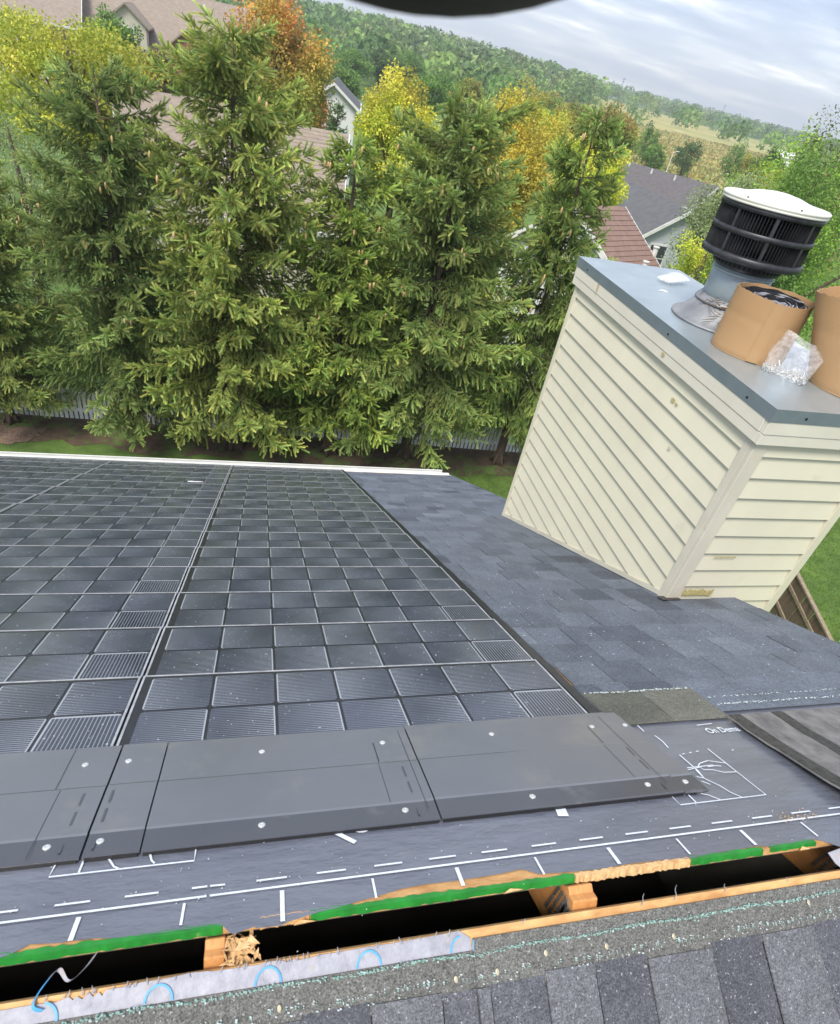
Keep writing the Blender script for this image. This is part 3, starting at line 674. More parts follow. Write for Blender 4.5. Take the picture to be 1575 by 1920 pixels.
# ================================================================== SOLAR SHINGLES
PW = W - 0.009
tilt = math.asin(0.011 / E)
Bp = BS @ Matrix.Rotation(tilt, 3, 'X')
board_m = MB().box(0.0, PW, -E - 0.02, 0.0, -0.006, 0.0).mesh('board', M['board'])
butt_m = MB().box(0.0, PW, -0.006, 0.0012, -0.0055, 0.0016).mesh('butt_edge', M['trim_grey'])
side_m = MB().box(0.0, 0.0075, -E, -0.009, -0.0055, 0.0022).mesh('side_edge', M['trim_grey'])
def cell_mesh(w_, h_, mat, flip=False, c=0.013):
    pts = [(0, c), (c * 0.35, c * 0.35), (c, 0), (w_ - c, 0), (w_ - c * 0.35, c * 0.35), (w_, c), (w_, h_ - c), (w_ - c * 0.35, h_ - c * 0.35), (w_ - c, h_), (c, h_), (c * 0.35, h_ - c * 0.35), (0, h_ - c)]
    mb = MB(); mb.prism([(x, y, 0.0) for x, y in pts], [(x, y, 0.0011) for x, y in pts]); me = mb.mesh('cell', mat)
    uvl = me.uv_layers.new(name='UVMap')
    for lp in me.loops:
        v = me.vertices[lp.vertex_index].co; u_ = v.x / w_; uvl.data[lp.index].uv = (1 - u_ if flip else u_, v.y / h_)
    return me
cw, ch = 0.2125, 0.232
c_far = cell_mesh(cw, ch, M['cell']); c_near = cell_mesh(cw, ch, M['cell'], True); c_cor = cell_mesh(cw, ch, M['cell_c'])
ORD = ['first', 'second', 'third', 'fourth', 'fifth', 'sixth', 'seventh', 'eighth', 'ninth', 'tenth', 'eleventh', 'twelfth', 'thirteenth', 'fourteenth', 'fifteenth']
rs = random.Random(21)
for c, (cx0, cname) in enumerate(((0.006, 'column beside the bare shingles'), (-W + 0.006, 'middle column'), (-2 * W + 0.006, 'column at left edge'))):
    for k in range(15):
        if c == 2 and k < 5: continue
        if c == 2: lab = 'black solar shingle, %s, %s row up from the gutter' % (cname, ORD[14 - k])
        else: lab = 'black solar shingle, %s, %s row from the charcoal cover panels' % (cname, ORD[k])
        p = empty('solar_shingle', S(cx0, k * E, 0.0125 + rs.uniform(-0.0008, 0.0008)), lab, 'solar panel', 'solar shingles laid in columns on the roof', rot=Bp @ Matrix.Rotation(rs.uniform(-0.0012, 0.0012), 3, 'Y'))
        child_local('board', board_m, p); child_local('butt_edge', butt_m, p)
        child_local('side_edge', side_m, p); child_local('side_edge', side_m, p, Matrix.Translation((PW - 0.0075, 0, 0)))
        for i in range(7):
            x = 0.036 + 0.2222 * i
            child_local('cell', c_far, p, Matrix.Translation((x, -0.024 - ch, 0.0004)))
            child_local('cell', c_cor if i == 6 else c_near, p, Matrix.Translation((x, -0.024 - 2 * ch - 0.012, 0.0004)))
# bird dropping on a panel
bd = MB()
o8 = [(-0.40, 5.165), (-0.33, 5.155), (-0.27, 5.168), (-0.235, 5.19), (-0.27, 5.225), (-0.33, 5.215), (-0.37, 5.235), (-0.41, 5.20)]
bd.prism([S(x, s, 0.0135) for x, s in o8], [S(x, s, 0.018) for x, s in o8])
bdo = bd.build('white_scrap', M['picket']); tag(bdo, 'small white scrap lying on the solar shingles below the gutter', 'scrap')
# side flashing along the right edge of the array, one piece per row
stepf = empty('side_flashing', S(1.63, 3, 0), 'black stepped side flashing between solar shingles and asphalt shingles', 'flashing')
for k in range(15):
    s0 = (k - 1) * E; s1 = k * E
    mb = MB(); o = [(1.602, s0), (1.640, s0 + 0.004), (1.640, s1 - 0.05), (1.626, s1 + 0.004), (1.602, s1 + 0.004)]
    mb.prism([S(x, s, -0.004 + 0.010 * (s - s0) / E) for x, s in o], [S(x, s, 0.0045 + 0.010 * (s - s0) / E) for x, s in o]); mb.build('flashing_step', M['board'], stepf)

# ---- charcoal cover panels above the array (profile swept along x)
cp = [(-0.4735, 0.0105), (-0.668, 0.0088), (-0.674, 0.0104), (-0.858, 0.0104), (-0.864, 0.0076), (-0.930, 0.0030), (-0.935, 0.0012)]
def cover(name, x0, x1, label, lift=0.0, hx=(), skew=0.0, low=False):
    o = empty(name, S((x0 + x1) / 2, -0.7, 0), label, 'cover panel', 'charcoal cover panels along the top of the array')
    def seg(a, b_, mat, nm):
        mb = MB(); up = [(s, h + lift) for s, h in cp[a:b_ + 1]]; lo = [(s, h + lift - 0.0032) for s, h in reversed(cp[a:b_ + 1])]
        prof = up + lo
        mb.prism([S(x0, s, h) for s, h in prof], [S(x1 + skew * (-0.47 - s), s, h) for s, h in prof]); mb.build(nm, mat, o)
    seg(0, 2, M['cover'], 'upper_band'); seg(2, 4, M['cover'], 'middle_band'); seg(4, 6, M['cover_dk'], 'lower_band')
    mb = MB(); mb.sbox(x0 + 0.004, x1 - 0.004, -0.9365, -0.929, -0.0085, -0.001 + lift); mb.build('rubber_lip', M['rubber'], o)
    for x in hx:
        for s in (-0.562, -0.890):
            h = 0.0102 if s > -0.6 else 0.0062
            sm = bpy.data.objects.new('screw', screw_m); sm.matrix_basis = Matrix.Translation(S(x, s, h + lift)) @ BS.to_4x4() @ Matrix.Rotation(random.uniform(0, 6), 4, 'Z'); link(sm, o)
    return o
sm_ = MB(); sm_.lathe([(0.0092, -0.001), (0.0092, 0.001), (0.0070, 0.0024), (0.0030, 0.0026), (0.0026, 0.0014)], 16); screw_m = sm_.mesh('screw', M['screw'])
cover('cover_panel', -0.72, 0.026, 'charcoal cover panel cut by the left edge of the picture', 0.0, (-0.42, -0.052))
cover('cover_panel', 0.032, 0.1545, 'narrow charcoal joint strip between two wide cover panels', 0.002, (0.061,))
cover('cover_panel', 0.158, 0.893, 'wide charcoal cover panel with three screws below the joint strip', 0.0, (0.433, 0.806))
cover('cover_panel', 0.897, 1.648, 'wide charcoal cover panel at the right above the solar shingles', 0.0015, (1.177, 1.552))
ec = cover('cover_panel', 1.652, 1.694, 'tapered black end piece finishing the row of cover panels', -0.002, (1.684,), skew=0.085)
for (x, s0, s1, w_, nm) in [(-0.097, -0.480, -0.672, 0.0013, 'joint_line'), (-0.083, -0.678, -0.928, 0.0013, 'joint_line'), (0.775, -0.560, -0.668, 0.002, 'joint_line'), (0.772, -0.678, -0.858, 0.0013, 'joint_line'), (1.535, -0.56, -0.668, 0.002, 'joint_line'), (1.530, -0.678, -0.858, 0.0013, 'joint_line'), (0.868, -0.50, -0.90, 0.0013, 'joint_line'), (1.612, -0.50, -0.90, 0.0015, 'joint_line')]:
    par = [o for o in scene.objects if o.name.startswith('cover_panel') and o.type == 'EMPTY'][0 if x < 0 else (2 if x < 0.893 else 3)]
    h = 0.0113 if s0 > -0.67 else 0.0110
    MB().ribbon([(x, s0), (x, s1)], w_, S, h + (0.0018 if x > 0.897 else 0)).build(nm, M['rubber'], par)
for x in (-0.02, 0.05, 0.84, 1.60):
    par = [o for o in scene.objects if o.name.startswith('cover_panel') and o.type == 'EMPTY'][0 if x < 0 else (1 if x < 0.1 else (2 if x < 0.893 else 3))]
    for s in (-0.70, -0.775, -0.885):
        h = 0.0112 if s > -0.86 else 0.0068
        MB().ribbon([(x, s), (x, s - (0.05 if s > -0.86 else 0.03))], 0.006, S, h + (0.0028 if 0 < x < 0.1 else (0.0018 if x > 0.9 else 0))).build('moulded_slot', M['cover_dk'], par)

# ---- loose shingle turned face down on the right
ls = empty('loose_shingle', S(2.6, -0.8, 0), 'loose shingle lying face down with black tar bands, right of the printed sheet', 'shingle')
def lsp(x, s):
    c_ = max(0.0, (-s - 0.72) / 0.4); e_ = max(0, 1 - (x - 2.12) / 0.4)
    return 0.008 + 0.016 * c_ * c_ + 0.012 * c_ * e_
def lsheet(x0, x1, dh, mat, nm, t=0.004):
    mb = MB(); n = 12; ss = np.linspace(-0.548, -1.135, n + 1); xs = np.linspace(x0, x1, 5)
    g_ = {}
    for lay, hh in ((0, dh), (1, dh - t)):
        for j, s in enumerate(ss):
            for i, x in enumerate(xs):
                xx = x + (0.003 * math.sin(s * 21) + 0.002 * math.sin(s * 60)) * (1 - i / 4) if x0 < 2.2 else x + 0.004 * math.sin(s * 30)
                g_[lay, j, i] = len(mb.v); mb.v.append(S(xx, s, lsp(x, s) + hh))
    for j in range(n):
        for i in range(4):
            mb.f.append((g_[0, j, i], g_[0, j + 1, i], g_[0, j + 1, i + 1], g_[0, j, i + 1])); mb.f.append((g_[1, j, i + 1], g_[1, j + 1, i + 1], g_[1, j + 1, i], g_[1, j, i]))
        mb.f.append((g_[0, j, 0], g_[1, j, 0], g_[1, j + 1, 0], g_[0, j + 1, 0]))
    for i in range(4):
        mb.f.append((g_[0, n, i], g_[1, n, i], g_[1, n, i + 1], g_[0, n, i + 1])); mb.f.append((g_[0, 0, i + 1], g_[1, 0, i + 1], g_[1, 0, i], g_[0, 0, i]))
    return mb.build(nm, mat, ls)
lsheet(2.125, 3.30, 0.0, M['back'], 'backing')
lsheet(2.132, 2.185, 0.0025, M['tar'], 'tar_band', 0.002); lsheet(2.325, 2.375, 0.002, M['tar'], 'tar_band', 0.002); lsheet(2.70, 2.73, 0.002, M['tar'], 'tar_band', 0.002)

# ================================================================== CHIMNEY CHASE
CX0, CX1, CY0, CY1 = 2.8557, 3.7106, 0.7289, 3.1508
ZT = 0.9626; TM, TTk, OV = 0.071, 0.136, 0.030
ZB = ZT - TM - TTk
SID, Z0 = 0.1345, 0.6731
chim = empty('chimney_chase', ((CX0 + CX1) / 2, (CY0 + CY1) / 2, -(CY0 + CY1) / 2 * TT), 'cream sided chimney chase standing at the roof edge', 'chimney')
MB().box(CX0 + 0.031, CX1 - 0.031, CY0 + 0.031, CY1 - 0.031, -8.0, ZB + 0.01).build('core', M['siding'], chim)
def plank_left(zlo, zhi, y0, y1):
    # outline in (y, z), clipped by the roof line
    def zr(y): return -y * TT + 0.035
    pts = []
    ys = [y0, y1]
    if zlo >= zr(y0): poly = [(y0, zlo), (y1, zlo), (y1, zhi), (y0, zhi)]
    else:
        yl = (0.035 - zlo) / TT; yh = (0.035 - zhi) / TT
        if yl >= y1: 
            if yh >= y1: return None
            poly = [(yh if yh > y0 else y0, zhi if yh > y0 else zr(y0)), (y1, zr(y1)), (y1, zhi)] + ([] if yh > y0 else [(y0, zhi)])
        else:
            st = [(yh, zhi)] if yh > y0 else [(y0, zhi), (y0, zr(y0))]
            poly = st + [(yl, zlo), (y1, zlo), (y1, zhi)]
    return poly
def lap(z, zlo): return 0.024 - 0.021 * min(1, max(0, (z - zlo) / SID))
k = -1
while True:
    zlo = Z0 - k * SID - (0 if k >= 0 else 0); zhi = min(zlo + SID - 0.002, ZB + 0.004)
    if zhi < -CY1 * TT: break
    if zlo < ZB:
        poly = plank_left(zlo, zhi, CY0 + 0.075, CY1 - 0.05)
        if poly: MB().prism([(CX0 + 0.030, y, z) for y, z in poly], [(CX0 + 0.021 - lap(z, zlo), y, z) for y, z in poly][::1]).build('siding_plank', M['siding'], chim)
        if zhi > -2.2:
            MB().prism([(CX0 + 0.075, CY0 + 0.030, zlo), (CX1 - 0.05, CY0 + 0.030, zlo), (CX1 - 0.05, CY0 + 0.030, zhi), (CX0 + 0.075, CY0 + 0.030, zhi)][::-1],
                       [(CX0 + 0.075, CY0 + 0.021 - lap(zlo, zlo), zlo), (CX1 - 0.05, CY0 + 0.021 - lap(zlo, zlo), zlo), (CX1 - 0.05, CY0 + 0.021 - lap(zhi, zlo), zhi), (CX0 + 0.075, CY0 + 0.021 - lap(zhi, zlo), zhi)][::-1]).build('siding_plank', M['siding'], chim)
    k += 1
# corner posts: near-left (two leaves), far-left, near-right
def cornerpost(mb, x, y, sx, sy, wx, wy, z0x, z0y, z1, ):
    mb.box(min(x, x + sx * wx), max(x, x + sx * wx), min(y, y + sy * 0.03), max(y, y + sy * 0.03), z0x, z1)
    mb.box(min(x, x + sx * 0.03), max(x, x + sx * 0.03), min(y + sy * 0.0301, y + sy * wy), max(y + sy * 0.0301, y + sy * wy), z0y, z1)
    return mb
zb_n = -CY0 * TT - 0.02
mb = MB(); cornerpost(mb, CX0 - 0.006, CY0 - 0.006, 1, 1, 0.085, 0.08, zb_n - 0.01, zb_n - 0.06, ZB + 0.002); mb.build('corner_post', M['post'], chim, bevel=0.004)
mb = MB(); cornerpost(mb, CX0 - 0.006, CY1 + 0.004, 1, -1, 0.06, 0.058, -CY1 * TT - 0.05, -CY1 * TT + 0.0, ZB + 0.002); mb.build('corner_post', M['siding'], chim, bevel=0.004)
mb = MB(); cornerpost(mb, CX1 + 0.004, CY0 - 0.006, -1, 1, 0.062, 0.06, -3.0, -3.0, ZB + 0.002); mb.build('corner_post', M['siding'], chim, bevel=0.004)
# channel along the roof on the left face
mb = MB()
pl_ = [(CY0 + 0.08, 0.0), (CY1 - 0.02, 0.0)]
mb.hexa([(CX0 - 0.008, CY0 + 0.07, -(CY0 + 0.07) * TT + 0.004), (CX0 + 0.012, CY0 + 0.07, -(CY0 + 0.07) * TT + 0.004), (CX0 + 0.012, CY1, -CY1 * TT + 0.004), (CX0 - 0.008, CY1, -CY1 * TT + 0.004),
         (CX0 - 0.008, CY0 + 0.07, -(CY0 + 0.07) * TT + 0.040), (CX0 + 0.012, CY0 + 0.07, -(CY0 + 0.07) * TT + 0.040), (CX0 + 0.012, CY1, -CY1 * TT + 0.040), (CX0 - 0.008, CY1, -CY1 * TT + 0.040)])
mb.build('roof_channel', M['jchan'], chim)
# trim band (two steps) and metal cap with folded edge
for (a0, a1, b0, b1, nm) in [(CX0 - OV, CX1 + OV, CY0 - OV, CY0 - OV + 0.03, 'n'), (CX0 - OV, CX0 - OV + 0.03, CY0 - OV + 0.0301, CY1 + OV - 0.0301, 'l'), (CX0 - OV, CX1 + OV, CY1 + OV - 0.03, CY1 + OV, 'f'), (CX1 + OV - 0.03, CX1 + OV, CY0 - OV + 0.0301, CY1 + OV - 0.0301, 'r')]:
    ex = 0.004
    MB().box(a0 - (ex if nm in 'l' else 0), a1 + (ex if nm == 'r' else 0), b0 - (ex if nm == 'n' else 0), b1 + (ex if nm == 'f' else 0), ZB + 0.062, ZT - TM).build('trim_board', M['trim'], chim, bevel=0.003)
    MB().box(a0, a1, b0, b1, ZB, ZB + 0.0605).build('trim_board', M['trim'], chim, bevel=0.003)
MB().box(CX0 - OV + 0.01, CX1 + OV - 0.01, CY0 - OV + 0.01, CY1 + OV - 0.01, ZB + 0.012, ZB + 0.02).build('soffit', M['post'], chim)
mb = MB(); q = OV + 0.007
x0, x1, y0, y1 = CX0 - q, CX1 + q, CY0 - q, CY1 + q
for a in ([(x0, y0), (x1, y0)], [(x0, y1), (x0, y0)], [(x1, y1), (x0, y1)], [(x1, y0), (x1, y1)]):
    (ax, ay), (bx, by) = a
    mb.quad((ax, ay, ZT - TM), (bx, by, ZT - TM), (bx, by, ZT - 0.0), (ax, ay, ZT - 0.0))
mb.build('cap_edge', M['capedge'], chim)
# slightly crowned sheet top
mb = MB(); nx, ny = 8, 18; idx = {}
for i in range(nx + 1):
    for j in range(ny + 1):
        u_, v_ = i / nx, j / ny; cz = 0.012 * (1 - abs(2 * u_ - 1)) ** 0.8 * (1 - abs(2 * v_ - 1)) ** 0.5 + 0.0015 * math.sin(9 * u_ + 5 * v_) * (0 < i < nx and 0 < j < ny)
        idx[i, j] = len(mb.v); mb.v.append((x0 + (x1 - x0) * u_, y0 + (y1 - y0) * v_, ZT + cz))
for i in range(nx):
    for j in range(ny): mb.f.append((idx[i, j], idx[i + 1, j], idx[i + 1, j + 1], idx[i, j + 1]))
mb.build('metal_cap', M['capmetal'], chim, smooth=True)
def dot(x, y, z, ax, name='rivet'):
    m_ = Matrix.Translation((x, y, z)) @ (Matrix.Rotation(math.pi / 2, 4, 'X') if ax == 'y' else Matrix.Rotation(math.pi / 2, 4, 'Y'))
    o = bpy.data.objects.new(name, riv_m); o.matrix_basis = m_; link(o, chim)
riv_m = MB().lathe([(0.007, -0.003), (0.007, 0.003), (0.004, 0.005)], 10).mesh('rivet', M['soot'])
for y in (2.98, 1.72, 0.90): dot(CX0 - q, y, ZT - 0.045, 'x')
for x in (3.02, 3.45): dot(x, CY0 - q, ZT - 0.040, 'y')
# stains and the damaged patch at the foot of the near face (own shapes)
M['stain'] = plain('rust_stain', (0.45, 0.27, 0.10), (0.52, 0.40, 0.22), 30, 0.7)
M['mould'] = plain('yellow_foam_mould', (0.50, 0.46, 0.20), (0.36, 0.27, 0.12), 40, 0.85, 60, 0.6, 0.006)
def blotch(name, pts, mat, F_, parent=chim):
    MB().quad(*[F_(a, b_) for a, b_ in pts]).build(name, mat, parent)
fn = lambda x, z: (x, CY0 - 0.0085, z)
rs = random.Random(2)
def ragged(x0, x1, z0, z1, n=26):
    t = [(x0 + (x1 - x0) * k / n, z1 + rs.uniform(-0.35, 0.15) * (z1 - z0)) for k in range(n + 1)]; u_ = [(x1 - (x1 - x0) * k / n, z0 + rs.uniform(-0.06, 0.10) * (z1 - z0)) for k in range(n + 1)]
    return u_[::-1][::1] + t[::-1]
blotch('peeled_patch', ragged(2.945, 3.16, -0.345, -0.292), M['mould'], fn)
blotch('peeled_patch', ragged(2.945, 3.17, -0.372, -0.352), M['siding'], lambda x, z: (x, CY0 - 0.011, z))
blotch('scuff', ragged(3.02, 3.17, -0.035, -0.024, 20), M['mould'], lambda x, z: (x, CY0 - 0.0035, z))
blotch('rust_streak', [(2.83, 0.80), (2.79, 0.84)] and [(2.760, 0.888), (2.728, 0.888), (2.735, 0.84), (2.742, 0.80), (2.750, 0.845)], M['stain'], lambda y, z: (CX0 - OV - 0.0065, y, z))
for (y, z, r) in [(1.69, 0.80, 0.020), (1.46, 0.605, 0.022), (1.415, 0.60, 0.014), (1.30, 0.36, 0.016)]:
    pts = [(y + r * (1 + 0.3 * math.sin(5 * a)) * math.cos(a), z + 0.6 * r * math.sin(a)) for a in np.linspace(0, 2 * math.pi, 14)[:-1]]
    blotch('scuff', pts, M['post'] if z < 0.5 else M['mould'], lambda y_, z_: (CX0 - (OV + 0.0065 if z_ > 0.77 else 0.0035), y_, z_))
# lead flashing scraps at the foot
mb = MB(); mb.sbox(2.80, 2.93, 0.775, 0.84, 0.008, 0.0095, 0.011, 0.0125); mb.build('foot_flashing', M['tar'], chim)

# ---- flue vent
FX, FY = 3.298, 1.919
flue = empty('flue_vent', (FX, FY, ZT), 'grey flue pipe with black louvred drum and white lid on the chimney cap', 'chimney pipe')
c0 = (FX, FY, ZT)
MB().lathe([(0.318, 0.008), (0.318, 0.018), (0.306, 0.022), (0.295, 0.020), (0.27, 0.040), (0.225, 0.095), (0.205, 0.13), (0.19, 0.135)], 48, c0).build('flashing_cone', M['cone'], flue, smooth=True)
MB().lathe([(0.182, 0.10), (0.182, 0.365)], 48, c0).build('pipe', M['flue'], flue, smooth=True)
MB().lathe([(0.215, 0.128), (0.212, 0.138), (0.190, 0.165), (0.184, 0.167)], 48, c0).build('storm_collar', M['cone'], flue, smooth=True)
MB().lathe([(0.184, 0.318), (0.190, 0.322), (0.190, 0.330), (0.184, 0.334)], 48, c0).build('pipe_bead', M['flue'], flue, smooth=True)
MB().lathe([(0.196, 0.350), (0.204, 0.356), (0.204, 0.398), (0.196, 0.404)], 48, c0).build('vent_ring', M['louvre'], flue, smooth=True)
mb = MB()
for k in range(44):
    a = 2 * math.pi * k / 44; ca, sa = math.cos(a), math.sin(a); pts = []
    for j in range(8):
        b_ = 2 * math.pi * j / 8; pts.append((FX + 0.2055 * ca - sa * 0.008 * math.cos(b_), FY + 0.2055 * sa + ca * 0.008 * math.cos(b_), ZT + 0.377 + 0.011 * math.sin(b_)))
    mb.quad(*pts)
tag(mb.build('vent_holes', M['soot'], flue), kind='stuff')
MB().lathe([(0.20, 0.402), (0.290, 0.404), (0.298, 0.410), (0.298, 0.440), (0.288, 0.446), (0.278, 0.446)], 64, c0).build('drum_base', M['louvre'], flue, smooth=True)
MB().lathe([(0.205, 0.42), (0.205, 0.70)], 40, c0).build('drum_core', M['soot'], flue, smooth=True)
MB().lathe([(0.286, 0.545), (0.293, 0.548), (0.293, 0.575), (0.286, 0.578), (0.276, 0.56)], 64, c0, caps=False).build('drum_band', M['louvre'], flue, smooth=True)
MB().lathe([(0.285, 0.672), (0.295, 0.674), (0.295, 0.702), (0.28, 0.702)], 64, c0, caps=False).build('drum_band', M['louvre'], flue, smooth=True)
for tier, (za, zb2) in enumerate(((0.446, 0.548), (0.576, 0.674))):
    mb = MB()
    for k in range(96):
        a = 2 * math.pi * (k + 0.5) / 96
        def pt(r, da, z): return (FX + r * math.cos(a + da), FY + r * math.sin(a + da), ZT + z)
        mb.hexa([pt(0.252, 0.028, za), pt(0.286, 0.004, za), pt(0.286, 0.012, za), pt(0.252, 0.036, za), pt(0.252, 0.028, zb2), pt(0.286, 0.004, zb2), pt(0.286, 0.012, zb2), pt(0.252, 0.036, zb2)])
    tag(mb.build('louvre_slats', M['louvre'], flue), kind='stuff')
for k in range(8):
    a = 2 * math.pi * (k + 0.35) / 8
    def pt(r, da, z): return (FX + r * math.cos(a + da), FY + r * math.sin(a + da), ZT + z)
    MB().hexa([pt(0.27, -0.032, 0.44), pt(0.2915, -0.030, 0.44), pt(0.2915, 0.030, 0.44), pt(0.27, 0.032, 0.44), pt(0.27, -0.032, 0.68), pt(0.2915, -0.030, 0.68), pt(0.2915, 0.030, 0.68), pt(0.27, 0.032, 0.68)]).build('drum_upright', M['louvre'], flue)
lb = MB(); prof = [(0.294, 0.700), (0.304, 0.704), (0.304, 0.712), (0.300, 0.716), (0.306, 0.720), (0.306, 0.730), (0.298, 0.737), (0.24, 0.741), (0.18, 0.752), (0.12, 0.768), (0.05, 0.778), (0.002, 0.780)]
lb.lathe(prof, 64, c0); lb.build('lid', M['lid'], flue, smooth=True)
mb = MB()
for a in (3.5, 4.5, 5.6):
    mb.lathe([(0.006, 0.0), (0.006, 0.005)], 8, (FX + 0.299 * math.cos(a), FY + 0.299 * math.sin(a), ZT + 0.735))
mb.build('lid_screws', M['soot'], flue)

# twigs of an old nest round the collar
nest = empty('nest_twigs', (FX - 0.1, FY - 0.2, ZT + 0.14), 'dry nest twigs and grass caught on the grey pipe collar', 'nest')
mb = MB(); rs = random.Random(31)
for k in range(130):
    a = rs.gauss(-1.9, 0.55); r = rs.uniform(0.186, 0.232); z = 0.150 + rs.gauss(0, 0.014) - max(0, r - 0.2) * 0.6
    if k > 95: r = rs.uniform(0.22, 0.29); z = 0.135 - (r - 0.205) * 1.15 + 0.008; a = rs.gauss(-1.95, 0.25)
    da = rs.uniform(0.05, 0.28) * rs.choice((-1, 1)); r2 = r + rs.uniform(-0.015, 0.03); z2 = z + rs.uniform(-0.02, 0.02) if k <= 95 else 0.135 - (r2 - 0.205) * 1.15 + 0.012
    pm = ((r + r2) / 2 + 0.008, a + da / 2, (z + z2) / 2 + rs.uniform(0, 0.006))
    P_ = [(FX + q[0] * math.cos(q[1]), FY + q[0] * math.sin(q[1]), ZT + q[2]) for q in ((r, a, z), pm, (r2, a + da, z2))]
    mb.tube(P_, [0.0018, 0.0022, 0.0012], 4)
tag(mb.build('twigs', M['twig_dry'], nest), kind='stuff')

# ---- cardboard wrapped rolls
def roll(cx, cy, r, h, label, lean=(0, 0), rag=0.012, seed=1, sq=0.0, zoff=0.006, flare=0.0, topfn=None):
    rr = random.Random(seed); o = empty('cardboard_roll', (cx, cy, ZT + zoff), label, 'roll', 'cardboard wrapped rolls on the chimney cap')
    n = 72; mb = MB(); rows = 22; ph = rr.uniform(0, 6)
    jg = [rr.uniform(-0.004, 0.003) for _ in range(72)]
    def rad(a, t): return r * (0.965 / (abs(math.cos(a - 0.5)) ** 2.5 + abs(math.sin(a - 0.5)) ** 2.5) ** 0.4) * (1 - 0.010 * math.exp(-((t - 0.62) / 0.05) ** 2) + 0.012 * abs(math.sin(2.5 * a + ph)) + 0.010 * math.sin(3 * a + 2 * ph) * t + flare * t) 
    def top(a): return h + (topfn(a) if topfn else 0) + rag * (math.sin(2 * a + ph) * 0.5 + math.sin(7 * a) * 0.12) + jg[int(a / (2 * math.pi) * 72 + 0.5) % 72]
    for lay, dr in ((0, 0.0), (1, -0.0035)):
        for j in range(rows + 1):
            t = j / rows
            for k in range(n):
                a = 2 * math.pi * k / n; R_ = rad(a, t) + dr - (0.006 if j == 0 and lay == 0 else 0); z = top(a) * t
                mb.v.append((cx + R_ * math.cos(a) + lean[0] * z, cy + R_ * math.sin(a) + lean[1] * z, ZT + zoff + z))
    L_ = (rows + 1) * n
    for j in range(rows):
        for k in range(n):
            k2 = (k + 1) % n; mb.f.append((j * n + k, j * n + k2, (j + 1) * n + k2, (j + 1) * n + k)); mb.f.append((L_ + j * n + k2, L_ + j * n + k, L_ + (j + 1) * n + k, L_ + (j + 1) * n + k2))
    for k in range(n):
        k2 = (k + 1) % n; mb.quad(mb.v[rows * n + k], mb.v[rows * n + k2], mb.v[L_ + rows * n + k2], mb.v[L_ + rows * n + k])
    wrap = mb.build('cardboard_wrap', M['card'], o, smooth=True)
    fl_ = MB(); a0_ = 4.05                                             # overlapping end flap of the wrap
    for q_ in range(6):
        aa, ab = a0_ + q_ * 0.05, a0_ + (q_ + 1) * 0.05
        fl_.quad(*[(cx + (rad(a_, t_) + 0.0035) * math.cos(a_) + lean[0] * top(a_) * t_, cy + (rad(a_, t_) + 0.0035) * math.sin(a_) + lean[1] * top(a_) * t_, ZT + zoff + top(a_) * t_) for a_, t_ in ((aa, 0.02), (ab, 0.02), (ab, 0.985), (aa, 0.985))])
    fl_.build('wrap_flap', M['card'], o)
    # wound layers inside
    for q in range(11):
        r1 = r * 0.965 - 0.008 - q * 0.0125; hh = h - 0.018 - 0.0025 * q - (0.16 if lean[0] else 0) - 0.005 * math.sin(q * 2.1)
        m2 = MB()
        for lay, dr in ((0, 0.0), (1, -0.005)):
            for z in (0.02, hh):
                for k in range(n):
                    a = 2 * math.pi * k / n; R_ = r1 + dr + 0.004 * math.sin(2 * a + q) ; zz_ = z + (0.006 * math.sin(2 * a + q * 1.7) + 0.003 * math.sin(9 * a + 2.3 * q) if z == hh else 0)
                    m2.v.append((cx + R_ * math.cos(a) + lean[0] * zz_, cy + R_ * math.sin(a) + lean[1] * zz_, ZT + zoff + zz_))
        for k in range(n):
            k2 = (k + 1) % n
            m2.f += [(k, k2, n + k2, n + k), (2 * n + k2, 2 * n + k, 3 * n + k, 3 * n + k2), (n + k, n + k2, 3 * n + k2, 3 * n + k)]
        m2.build('wound_layer', M['film'] if q in (1, 4, 6, 9) else M['roll'], o, smooth=False)
    MB().lathe([(r - 0.02, 0.01), (r - 0.02, h - 0.09)], 32, (cx + lean[0] * 0.05, cy + lean[1] * 0.05, ZT + zoff)).build('roll_core', M['soot'], o)
    return o
roll(3.158, 1.424, 0.204, 0.335, 'brown cardboard wrapped roll with black windings beside the flue pipe', seed=4, rag=0.009)
roll(3.520, 1.000, 0.205, 0.52, 'taller brown cardboard roll leaning in at the right edge of the picture', lean=(-0.26, 0.30), seed=8, rag=0.02, topfn=lambda a: 0.05 * math.cos(a + 0.6) - 0.05, flare=0.06)

